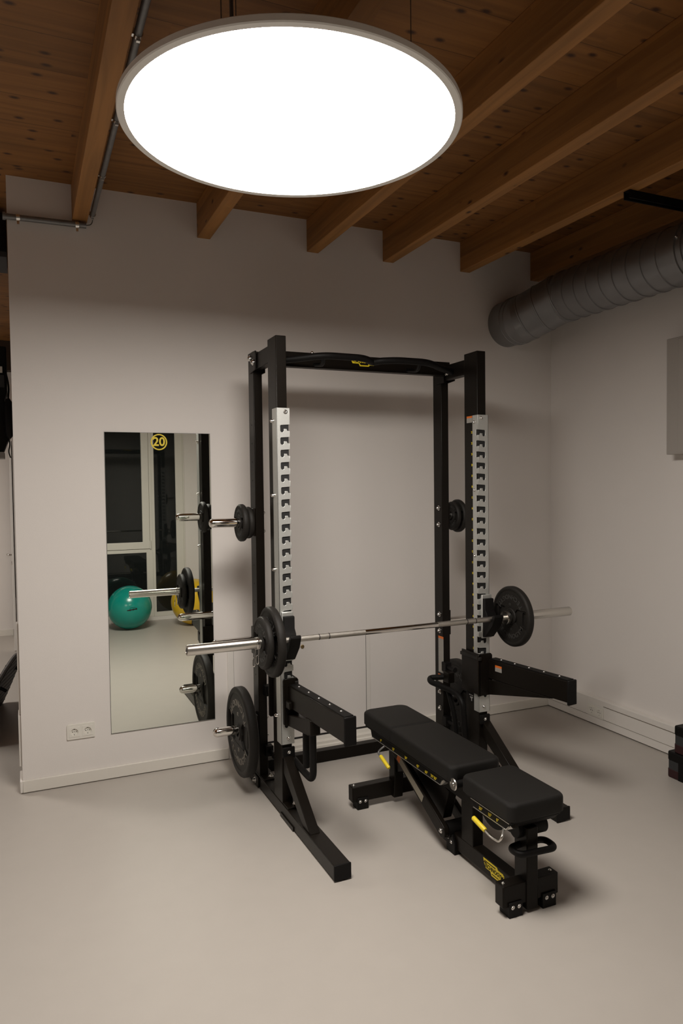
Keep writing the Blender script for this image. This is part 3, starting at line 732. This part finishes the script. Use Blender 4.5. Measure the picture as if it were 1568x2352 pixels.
for dx, dz in ((0, 0), (-.018, -.010)):
    b = B(); x = .992 + dx
    lp = [(x + .010, BARY - .004, BARZ - .026), (x + .006, BARY - .012, BARZ - .060 + dz), (x + .003, BARY - .014, BARZ - .098 + dz), (x - .002, BARY + .006, BARZ - .098 + dz), (x, BARY + .008, BARZ - .060 + dz), (x + .002, BARY - .010, BARZ - .055 + dz)]
    tube(b, rounded(lp, .010, 5), .0019, 8); obj('wire_handle', b, CHROME, sc)

# ================================================================== J HOOKS
def j_hook(x0, x1, label):
    t = thing('j_hook', ((x0 + x1) / 2, 3.32, .79), label, 'bar hook', 'bar hooks')
    b = bx(x0, x1, 3.319, 3.3335, .787, 1.030); pl = obj('hook_plate', b, ZINC, t, bevel=.004)
    b = B(); box(b, x0 + .02, x1 - .02, 3.3335, 3.343, .97, .985); obj('hook_tab', b, ZINC, pl)
    prof = [(3.320, 1.010), (3.303, 1.010), (3.299, 1.004), (3.299, .950), (3.281, .928), (3.275, .906), (3.268, .892), (3.255, .889), (3.242, .893), (3.236, .905), (3.234, .920), (3.221, .931), (3.212, .928), (3.209, .918), (3.232, .868), (3.300, .797), (3.320, .795)]
    b = prism(B(), prof, 'x', x0 + .004, x1 - .001); obj('hook_block', b, BLACKM, t, bevel=.002)
j_hook(1.1415, 1.2015, 'silver and black bar hook on the left channel behind the plates')
j_hook(2.3130, 2.3780, 'silver and black bar hook on the right channel')

# ================================================================== SAFETY ARMS
def safety_arm(s, label):
    left = s == 1
    x0 = RL0 if left else RR0; x1 = RL1 if left else RR1
    t = thing('safety_arm', (x0 + .03, 3.3, .47), label, 'safety arm', 'safety arms')
    # C-shaped carriage: front, inner and back plates
    b = B()
    fx0, fx1 = (1.143, 1.222) if left else (2.283, 2.378)
    pl = [(fx0, .474), (fx0 + .008, .466), (fx1 - .01, .466), (fx1, .474), (fx1, .690), (fx1 - .008, .700), (fx0 + .008, .700), (fx0, .690)]
    prism(b, pl, 'y', 3.316, 3.331)
    ix = (1.206, 1.216) if left else (2.288, 2.298)
    box(b, ix[0], ix[1], 3.316, 3.490, .470, .700)
    ox = (1.120, 1.210) if left else (2.292, 2.376)
    prism(b, [(ox[0], .478), (ox[0] + .008, .470), (ox[1], .470), (ox[1], .682), (ox[0], .682)], 'y', 3.478, 3.490)
    c = obj('carriage', b, BLACK, t, bevel=.003)
    b = B()
    zz = .670
    box(b, ix[0] - .004, ix[1] + .004, 3.308, 3.500, .665, .685); obj('carriage_rim', b, RUBBER, c, bevel=.003)
    # beam, slightly turned
    if left: P0, P1, wdt = Vector((1.166, 3.316, 0)), Vector((1.208, 2.722, 0)), .052
    else: P0, P1, wdt = Vector((2.350, 3.316, 0)), Vector((2.428, 2.752, 0)), .052
    d = (P1 - P0).normalized(); n = Vector((-d.y, d.x, 0))
    if n.x < 0: n = -n
    L_ = (P1 - P0).length
    def FR(a, w_, z): return P0 + d * a + n * w_ + Vector((0, 0, z))
    Mx = Matrix(((d.x, n.x, 0, P0.x), (d.y, n.y, 0, P0.y), (0, 0, 1, 0), (0, 0, 0, 1)))
    b = box(B(), 0, L_ - .012, 0, wdt, .560, .668, mtx=Mx); bmn = obj('arm_tube', b, BLACK, t, bevel=.004)
    b = box(B(), .01, L_ - .014, .004, wdt - .004, .668, .674, mtx=Mx); pad = obj('arm_pad', b, BLACKM, bmn, bevel=.001)
    b = B()
    for k in range(5):
        p = FR(.075 + k * (L_ - .16) / 4, wdt * .5, .674); bolt(b, p, 'z', 1, .005, .003)
    obj('pad_rivet', b, BOLT, pad)
    b = box(B(), L_ - .014, L_, -.003, wdt + .003, .548, .672, mtx=Mx); obj('end_plate', b, BLACKM, t, bevel=.004)
    # strut below, wedge
    pts = [(0, .468), (0, .560), (.30 if not left else .17, .560), (.30 if not left else .22, .555), (.30 if not left else .25, .500)]
    if left:
        b = prism(B(), [(0, .466), (0, .522), (.215, .560), (.24, .560), (.24, .488)], 'y', 0, .050, mtx=Mx @ Matrix(((1, 0, 0, 0), (0, 1, 0, -.004), (0, 0, 1, 0), (0, 0, 0, 1))))
        obj('strut', b, BLACK, t, bevel=.003)
        b = box(B(), .205, .265, -.006, .046, .494, .566, mtx=Mx); obj('handle_socket', b, BLACK, t, bevel=.004)
        b = box(B(), .0, .05, -.016, .0, .560, .596, mtx=Mx); obj('socket_stub', b, BLACK, t, bevel=.003)
        hx = 1.206
        b = B(); tube(b, rounded([(hx, 3.092, .565), (hx, 3.092, .266), (hx, 3.220, .266), (hx - .006, 3.340, .285)], .055, 8), .0165, 16)
        tube(b, [(hx, 3.182, .515), (hx, 3.182, .30)], .0160, 16)
        obj('handle', b, BLACKM, t)
    else:
        b = prism(B(), [(0, .468), (0, .553), (.16, .560), (.36, .560), (.46, .558)], 'y', .0, .048, mtx=Mx)
        obj('strut', b, BLACK, t, bevel=.003)
        hx = 2.235
        b = B(); tube(b, rounded([(2.290, 3.60, .510), (2.20, 3.70, .490), (2.175, 3.655, .480), (2.235, 3.47, .455), (2.235, 3.400, .420), (2.245, 3.385, .150)], .05, 8), .0165, 16)
        tube(b, rounded([(2.235, 3.545, .44), (2.250, 3.505, .30), (2.255, 3.495, .150)], .05, 8), .015, 16)
        obj('handle', b, BLACKM, t)
        b = box(B(), 2.250, 2.292, 3.57, 3.63, .480, .540); obj('handle_socket', b, BLACK, t, bevel=.003)
        b = B(); sticker2(b, Mx); obj('warning_sticker', b, STK, bmn)
        b = bx(2.2215, 2.2225, 3.395, 3.425, .188, .222); obj('white_label', b, PAPER, t)
def sticker2(b, Mx):
    box(b, .055, .105, -.0012, -.0002, .612, .634, mi=0, mtx=Mx); box(b, .055, .105, -.0012, -.0002, .634, .646, mi=1, mtx=Mx)
    for k in range(3): box(b, .059, .098, -.0016, -.0012, .615 + k * .006, .617 + k * .006, mi=2, mtx=Mx)
safety_arm(1, 'black safety arm on the left upright, pointing at the bench')
safety_arm(-1, 'black safety arm with orange sticker on the right upright')

# ================================================================== BENCH
CX = 1.745
bn = thing('weight_bench', (CX, 2.7, 0), 'black adjustable weight bench lying flat in front of the rack', 'weight bench')
def pad(name, y0, y1, rf, rb, x0=CX - .131, x1=CX + .131, z0=.385, z1=.455):
    def outline(i):
        pts = []
        for cx_, cy_, a0, r in ((x1 - i - rb, y1 - i - rb, 0, rb), (x0 + i + rb, y1 - i - rb, PI / 2, rb), (x0 + i + rf, y0 + i + rf, PI, rf), (x1 - i - rf, y0 + i + rf, 1.5 * PI, rf)):
            for k in range(9):
                a = a0 + PI / 2 * k / 8; pts.append((cx_ + r * math.cos(a), cy_ + r * math.sin(a)))
        return pts
    b = B(); rings = []
    e = .016
    prof = [(.004, z0), (.0, z0 + .004), (0, z1 - e)] + [(e * (1 - math.cos(a)), z1 - e + e * math.sin(a)) for a in (.4, .8, 1.2, PI / 2)]
    for i, z in prof: rings.append([b.verts.new((p[0], p[1], z)) for p in outline(i)])
    n = len(rings[0])
    for r1, r2 in zip(rings, rings[1:]):
        for k in range(n): b.faces.new((r1[k], r1[(k + 1) % n], r2[(k + 1) % n], r2[k]))
    b.faces.new(rings[0][::-1]); b.faces.new(rings[-1])
    return obj(name, b, VINYL, bn, smooth=45)
pad('seat_pad', 2.140, 2.478, .035, .030)
bp = pad('backrest_pad', 2.548, 3.096, .035, .002)
pad('headrest_pad', 3.099, 3.425, .002, .045)
obj('pad_board', bx(CX - .120, CX + .120, 2.56, 3.40, .370, .386), BLACKM, bn, bevel=.003)
obj('seat_board', bx(CX - .115, CX + .115, 2.16, 2.46, .370, .386), BLACKM, bn, bevel=.003)
# frame
obj('lower_beam', bx(CX - .027, CX + .027, 2.245, 2.800, .022, .094), BLACK, bn, bevel=.004)
obj('front_post', bx(CX - .025, CX + .028, 2.184, 2.262, .012, .330), BLACK, bn, bevel=.004)
obj('middle_post', bx(CX - .027, CX + .027, 2.543, 2.632, .090, .270), BLACK, bn, bevel=.004)
b = prism(B(), [(2.25, .272), (2.56, .262), (2.78, .270), (3.05, .330), (3.05, .370), (2.25, .345)], 'x', CX - .027, CX + .027); obj('upper_beam', b, BLACK, bn, bevel=.004)
b = prism(B(), [(3.245, .030), (3.300, .030), (3.300, .262), (3.235, .262), (3.235, .14)], 'x', CX - .034, CX + .018); obj('rear_post', b, BLACK, bn, bevel=.004)
b = prism(B(), [(3.27, .262), (3.27, .15), (3.10, .225), (2.79, .112), (2.735, .262), (3.05, .34)], 'x', CX - .024, CX + .024); obj('rear_gusset', b, BLACK, bn, bevel=.003)
# front and rear cross feet
fc = obj('front_cross_foot', bx(CX - .132, CX + .130, 2.190, 2.242, .040, .124), BLACK, bn, bevel=.004)
b = B()
for s in (-1, 1):
    xa, xb = (1.637, 1.699) if s == -1 else (1.794, 1.859)
    prism(b, [(2.183, 0), (2.246, 0), (2.246, .040), (2.190, .040), (2.190, .058), (2.183, .058)], 'x', xa, xb)
fb = obj('foot_block', b, BLACKM, fc, bevel=.002)
b = B()
for x in (1.653, 1.682, 1.813, 1.843): bolt(b, (x, 2.183, .040), 'y', -1, .0062, .004)
obj('screw', b, BOLT, fb)
b = B(); bolt(b, (1.632, 2.215, .124), 'z', 1, .006, .004); bolt(b, (1.855, 2.215, .124), 'z', 1, .006, .004); obj('rivet', b, BOLT, fc)
rc_ = obj('rear_cross_foot', bx(1.484, 2.006, 3.262, 3.315, .038, .117), BLACK, bn, bevel=.004)
b = B()
for xa in (1.508, 1.921):
    prism(b, [(3.255, 0), (3.315, 0), (3.315, .038), (3.262, .038), (3.262, .060), (3.255, .060)], 'x', xa, xa + .062)
fb = obj('foot_block', b, BLACKM, rc_, bevel=.002)
b = B()
for x in (1.523, 1.553): bolt(b, (x, 3.255, .042), 'y', -1, .0062, .004)
obj('screw', b, BOLT, fb)
b = B(); bolt(b, (1.503, 3.29, .117), 'z', 1, .006, .004); obj('rivet', b, BOLT, rc_)
# middle foot
b = B(); prism(b, [(2.735, 0), (2.668, 0), (2.668, .055), (2.690, .085), (2.735, .085)], 'x', 1.706, 1.718); box(b, 1.712, CX + .030, 2.668, 2.735, 0, .024); mf = obj('middle_foot', b, BLACKM, bn, bevel=.002)
b = B(); bolt(b, (1.706, 2.722, .062), 'x', -1, .0062, .004); bolt(b, (1.706, 2.695, .050), 'x', -1, .0062, .004); obj('screw', b, BOLT, mf)
# support arms
def arm(x0, x1):
    A_, C_ = Vector((3.19, .325)), Vector((2.725, .095)); d = (C_ - A_).normalized(); n_ = Vector((-d.y, d.x)); w_ = .031
    pts = [A_ + n_ * w_, A_ - n_ * w_]
    a0 = math.atan2(-n_.y, -n_.x)
    for k in range(9):
        a = a0 + PI * k / 8; pts.append(C_ + Vector((math.cos(a), math.sin(a))) * w_)
    return prism(B(), [(p.x, p.y) for p in pts], 'x', x0, x1)
sa = obj('support_arm', arm(1.672, 1.697), BLACK, bn, bevel=.003)
obj('support_arm', arm(1.792, 1.815), BLACK, bn, bevel=.003)
b = B(); bolt(b, (1.672, 2.725, .095), 'x', -1, .009, .007); obj('pivot_bolt', b, BOLT, sa)
A_, C_ = Vector((3.13, .295)), Vector((2.885, .174)); d = (C_ - A_).normalized(); n_ = Vector((-d.y, d.x)) * .019
b = prism(B(), [tuple(A_ + n_), tuple(A_ - n_), tuple(C_ - n_), tuple(C_ + n_)], 'x', 1.6712, 1.672)
A2 = A_ + d * .03
prism(b, [tuple(A_ + n_), tuple(A_ - n_), tuple(A2 - n_), tuple(A2 + n_)], 'x', 1.6708, 1.6713, mi=1)
obj('instruction_sticker', b, [PAPERD, ORANGE], sa, label='long grey warning sticker')
b = B(); tube(b, [(1.697, 2.725, .095), (1.792, 2.725, .095)], .036, 28); obj('pivot_hub', b, BLACKM, bn)
# angle scales
def scale_bar(y0, y1, z0, z1, labels, name, x=1.630):
    pts = [(y1, z1), (y1 - .018, z0), (y0 + .02, z0), (y0, z1 - .010), (y0, z1)]
    b = prism(B(), pts, 'x', x, CX + (CX - x))
    s_ = obj(name, b, BLACKM, bn, bevel=.001)
    b = B(); box(b, x - .002, x, y0 + .02, y1 - .018, z0 - .001, z0 + .0015)
    if 'seat' in name: box(b, x - .002, x, y0, y1, z1 - .003, z1)
    prism(b, [(y0 + .022, z0), (y0 + .004, z1 - .012), (y0, z1 - .012), (y0 + .018, z0)], 'x', x - .002, x + .002)
    obj('edge_trim', b, ALU, s_)
    prism_pts = [(y0 - .022, z1 - .010), (y0 + .004, z1 - .010), (y0 + .022, z0)]
    b = prism(B(), [(y0 + .020, z0 - .002), (y0 + .002, z1 - .006), (y0 - .018, z1 - .012)], 'x', x + .002, x + .030); obj('trim_end', b, ALU, s_)
    b = B()
    for y, tx in labels: text(b, tx, .018, (x - .0006, y, z0 + .0125), (0, -1, 0), (0, 0, 1), .0003, .0006)
    obj('angle_numbers', b, YDECAL, s_, label='yellow angle numbers')
BACKN = ((3.226, '0°'), (3.093, '15°'), (2.966, '30°'), (2.854, '45°'), (2.777, '60°'), (2.727, '70°'), (2.700, '85°'))
SEATN = ((2.356, '30°'), (2.295, '15°'), (2.245, '0°'))
scale_bar(2.638, 3.350, .336, .375, BACKN, 'backrest_angle_scale')
scale_bar(2.172, 2.424, .342, .373, SEATN, 'seat_angle_scale')
b = B(); lathe(b, [(0, 0), (0, .024), (.004, .0265), (.008, .024), (.008, .016), (.006, .014), (.006, .009), (.010, .007), (.010, 0)], (1.630, 2.549, .381), 'x', 32, 0, -1); obj('pivot_cap', b, STEEL, bn)
b = B(); tube(b, [(1.630, 2.549, .379), (1.860, 2.549, .379)], .017, 24); obj('hinge_tube', b, BLACKM, bn)
# protractor plate and front hub
n = 18; arc = [(2.405 + .105 * math.cos(PI + PI * k / n * 1.0), .335 + .098 * math.sin(PI + PI * k / n)) for k in range(n + 1)]
b = prism(B(), arc, 'x', 1.722, 1.730); qp = obj('quadrant_plate', b, BLACKM, bn)
b = B(); bolt(b, (1.722, 2.400, .300), 'x', -1, .009, .007); obj('bolt', b, BOLT, qp)
b = B(); tube(b, [(1.700, 2.235, .310), (1.838, 2.235, .310)], .034, 28); obj('seat_hub', b, BLACKM, bn, bevel=.003)
# yellow levers
b = B(); tube(b, rounded([(1.650, 3.195, .338), (1.620, 3.200, .320), (1.603, 3.212, .298), (1.603, 3.175, .288)], .018), .0048, 12); lv = obj('backrest_lever', b, PIPE, bn)
b = B(); tube(b, [(1.603, 3.180, .290), (1.603, 3.176, .2885), (1.603, 3.095, .262), (1.603, 3.090, .260)], [.008, .0095, .0095, .006], 16); obj('yellow_grip', b, YELLOW, lv, label='yellow rubber grip')
b = B(); tube(b, rounded([(1.640, 2.215, .345), (1.602, 2.180, .322), (1.600, 2.195, .300), (1.600, 2.245, .296), (1.600, 2.290, .306)], .02), .0052, 12); lv = obj('seat_lever', b, STEEL, bn)
b = B(); tube(b, [(1.600, 2.283, .3045), (1.600, 2.287, .3055), (1.600, 2.362, .3205), (1.600, 2.366, .3213)], [.008, .0098, .0098, .006], 16); obj('yellow_grip', b, YELLOW, lv, label='yellow rubber grip')
# carrying handle
b = B(); tube(b, rounded([(1.735, 2.230, .250), (1.665, 2.222, .250), (1.668, 2.160, .250), (1.830, 2.148, .250), (1.835, 2.222, .250), (1.760, 2.230, .250)], .030, 8), .0125, 16); obj('carry_handle', b, BLACKM, bn)
# logo
b = B(); logo(b, (CX - .0272, 2.395, .062), (0, -1, 0), (0, 0, 1), .142, .052); obj('beam_logo', b, [YDECAL, BLACKM], bn, label='yellow maker logo')

# ================================================================== STEP PLATFORMS
def step(x0, y1, z0, h, label):
    t = thing('step_platform', (x0 + .1, y1 - .3, z0), label, 'step', 'stacked step platforms')
    a = h / .14
    ol = lambda i: rrect(x0 + i, x0 + .24, y1 - .75, y1 - i, .022, 6)
    b = prism(B(), ol(0), 'z', z0 + .090 * a, z0 + h); obj('step_top', b, BLACKM, t, bevel=.008)
    b = prism(B(), ol(.002), 'z', z0 + .045 * a, z0 + .098 * a); obj('step_band', b, GREY, t, label='dark grey band')
    b = prism(B(), ol(.0), 'z', z0 + .001, z0 + .047 * a); obj('step_foot', b, RED, t, bevel=.004, label='dark red foot')
    b = bx(x0 - .001, x0 + .01, y1 - .75, y1 - .080, z0 + .001, z0 + .1 * a); obj('step_skirt', b, BLACKM, t)
step(3.252, 2.905, 0, .145, 'lower black step platform at the right edge, standing on the floor')
step(3.262, 2.870, .145, .150, 'upper black step platform at the right edge, topmost of the stack')

# ================================================================== BALLS (seen in the mirror)
def ball(c, r, m, label, mark=False):
    t = thing('exercise_ball', (c[0], c[1], 0), label, 'exercise ball', 'exercise balls by the window')
    b = B(); lathe(b, [(r * math.sin(a), r * math.cos(a)) for a in [(-PI / 2 + PI * k / 40) for k in range(41)]], (c[0], c[1], r), 'z', 64)
    obj('ball_skin', b, m, t, smooth=60)
    if mark:
        b = B(); k = 0
        # small dark printed word on the side facing the mirror
        for i in range(9):
            az = PI / 2 + .02 + (i - 4) * .048; el = .06 - .006 * i
            n_ = Vector((math.cos(el) * math.cos(az), math.cos(el) * math.sin(az), math.sin(el)))
            p = Vector((c[0], c[1], r)) + n_ * (r + .0006)
            rg = Vector((-math.sin(az), math.cos(az), 0)) * -1
            up = n_.cross(rg) * -1
            if up.z < 0: up = -up
            h_ = .008 if i % 3 else .013
            q = [p + rg * a_ * .009 + up * b_ * h_ for a_, b_ in ((-1, -.5), (.6, -1), (1, .6), (-.4, 1))]
            b.faces.new([b.verts.new(v) for v in q])
        tube(b, [Vector((c[0], c[1], r)) + Vector((math.cos(e_) * math.cos(a_), math.cos(e_) * math.sin(a_), math.sin(e_))) * (r + .001) for a_, e_ in ((1.42, .10), (1.50, .14), (1.62, .13), (1.70, .09))], .0015, 6)
        obj('printed_mark', b, GAP, t)
    return t
ball((1.112, NY + .43), .254, GREEN, 'green exercise ball by the window, seen in the mirror', True)
ball((1.860, NY + .50), .275, YBALL, 'yellow exercise ball by the window, seen in the mirror')

# ================================================================== NEXT ROOM (left edge)
d3 = thing('door_2', (-.115, 8.04, 0), kind='structure', label='open white door leaf seen edge on in the next room')
obj('door_leaf', bx(-.122, -.100, 8.04, 8.86, .004, 2.147), TRIMW, d3, bevel=.002)
b = B(); box(b, -.100, -.094, 8.045, 8.055, .55, 2.147); obj('gap_shade_strip', b, GAP, d3)  # dark strip standing in for the shaded gap beside the leaf
b = B(); tube(b, rounded([(-.122, 8.10, .985), (-.165, 8.10, .985), (-.168, 8.20, .985)], .02), .009, 10); tube(b, [(-.128, 8.10, .90), (-.122, 8.10, .90)], .02, 16); obj('door_handle', b, STEEL, d3)
# mini trampoline leaning on its side
tt = thing('mini_trampoline', (-.35, 5.7, 0), 'round black mini trampoline tilted up beyond the wall end', 'trampoline')
ctr = Vector((-.345, 5.75, .010 + .0)) ; av = Vector((.42, -.02, .90)).normalized()
bv = Vector((.16, 1, -.06)); bv = (bv - av * bv.dot(av)).normalized(); nv = av.cross(bv)
TR = .50; ctr = Vector((-.285, 5.75, .010)) + av * 0
ctr = Vector((-.073, 5.6, .452)) - av * TR
lift = TR * av.z
ctr.z = max(ctr.z, .02)
b = B(); ringp = [ctr + (av * math.cos(2 * PI * k / 64) + bv * math.sin(2 * PI * k / 64)) * TR for k in range(65)]
ringp = [p for p in ringp if p.z > .012]
def half_disc(bm, R_, off, n=72):
    vs = []
    for k in range(n):
        p = ctr + (av * math.cos(2 * PI * k / n) + bv * math.sin(2 * PI * k / n)) * R_ + nv * off
        vs.append(bm.verts.new(p))
    return vs
TB = mat('black_mesh_fabric', (.02, .02, .02), .6, var=.6, scale=40, bump=.6, bscale=60)
b = B(); v1 = half_disc(b, TR, .014); v2 = half_disc(b, TR, -.014); b.faces.new(v1); b.faces.new(v2[::-1])
for k in range(72): b.faces.new((v1[k], v2[k], v2[(k + 1) % 72], v1[(k + 1) % 72]))
bmesh.ops.bisect_plane(b, geom=b.verts[:] + b.edges[:] + b.faces[:], plane_co=(0, 0, .003), plane_no=(0, 0, -1), clear_outer=True)
obj('jumping_mat', b, TB, tt, smooth=30)
b = B()
for k in range(-9, 10):
    u = k * .05; hl = math.sqrt(TR * TR - u * u)
    for sgn in (-1, 1):
        p0, p1 = ctr + av * u - bv * hl + nv * .015 * sgn, ctr + av * u + bv * hl + nv * .015 * sgn
        if min(p0.z, p1.z) > .01: tube(b, [p0, p1], .0022, 5)
obj('strap_rows', b, GREY, tt)
rp_ = [ctr + (av * math.cos(2 * PI * k / 72) + bv * math.sin(2 * PI * k / 72)) * (TR + .004) for k in range(-18, 19)]
b = B(); tube(b, [p for p in rp_ if p.z > .015], .010, 8); obj('steel_rim', b, PIPE, tt)
b = B()
for a in (.55, 2.6):
    p = ctr + (av * math.cos(a) + bv * math.sin(a)) * (TR * .86)
    if p.z > .05: tube(b, [p, p + Vector((.055, .0, -.05))], .011, 10)
p = ctr + av * (TR * .60) - bv * .2
tube(b, [p, p + Vector((.050, 0, -.035))], .011, 10)
obj('leg', b, BLACKM, tt)
# black equipment hanging in the next room
sp = thing('hanging_speaker', (-.25, 4.9, 2.95), 'black box with pale lower edge under the ceiling at the far left', 'speaker')
obj('speaker_body', bx(-.50, -.052, 4.70, 5.05, 3.045, 3.27), BLACKM, sp, bevel=.004)
obj('speaker_strip', bx(-.50, -.054, 4.70, 5.05, 3.015, 3.045), GREY, sp)
obj('ceiling_bracket', bx(-.32, -.26, 4.85, 4.90, 3.27, CZ), BLACKM, sp)
rg = thing('cable_machine', (-.40, 5.4, 0), 'black gym machine with hanging straps at the left edge', 'gym machine')
b = B(); prism(b, [(-.65, 2.62), (-.080, 2.60), (-.082, 2.30), (-.100, 2.24), (-.072, 2.20), (-.056, 2.17), (-.054, 2.02), (-.075, 1.995), (-.092, 1.96), (-.112, 1.905), (-.65, 1.90)], 'y', 5.30, 5.50); obj('machine_head', b, BLACKM, rg, bevel=.006)
obj('grey_panel', bx(-.60, -.096, 5.29, 5.30, 2.33, 2.41), GREY, rg)
b = B(); box(b, -.60, -.106, 5.286, 5.30, 2.425, 2.465); obj('vent_grille', b, TRIM, rg)
obj('label_panel', bx(-.60, -.108, 5.29, 5.50, 1.86, 1.90), PAPER, rg)
obj('column', bx(-.62, -.50, 5.32, 5.48, 0, 1.87), BLACKM, rg, bevel=.004)
b = B(); tube(b, rounded([(-.085, 5.25, 2.42), (-.068, 5.25, 2.33), (-.078, 5.25, 2.22), (-.072, 5.25, 2.12)], .04), [.006] * 50 if False else .006, 8)
tube(b, [(-.078, 5.25, 2.25), (-.074, 5.25, 2.22), (-.072, 5.25, 2.02), (-.074, 5.25, 1.99)], [.012, .026, .026, .010], 12)
tube(b, rounded([(-.085, 5.25, 2.02), (-.070, 5.25, 1.95), (-.082, 5.25, 1.90), (-.070, 5.25, 1.86)], .03), .004, 8)
obj('hanging_strap', b, BLACKM, rg)
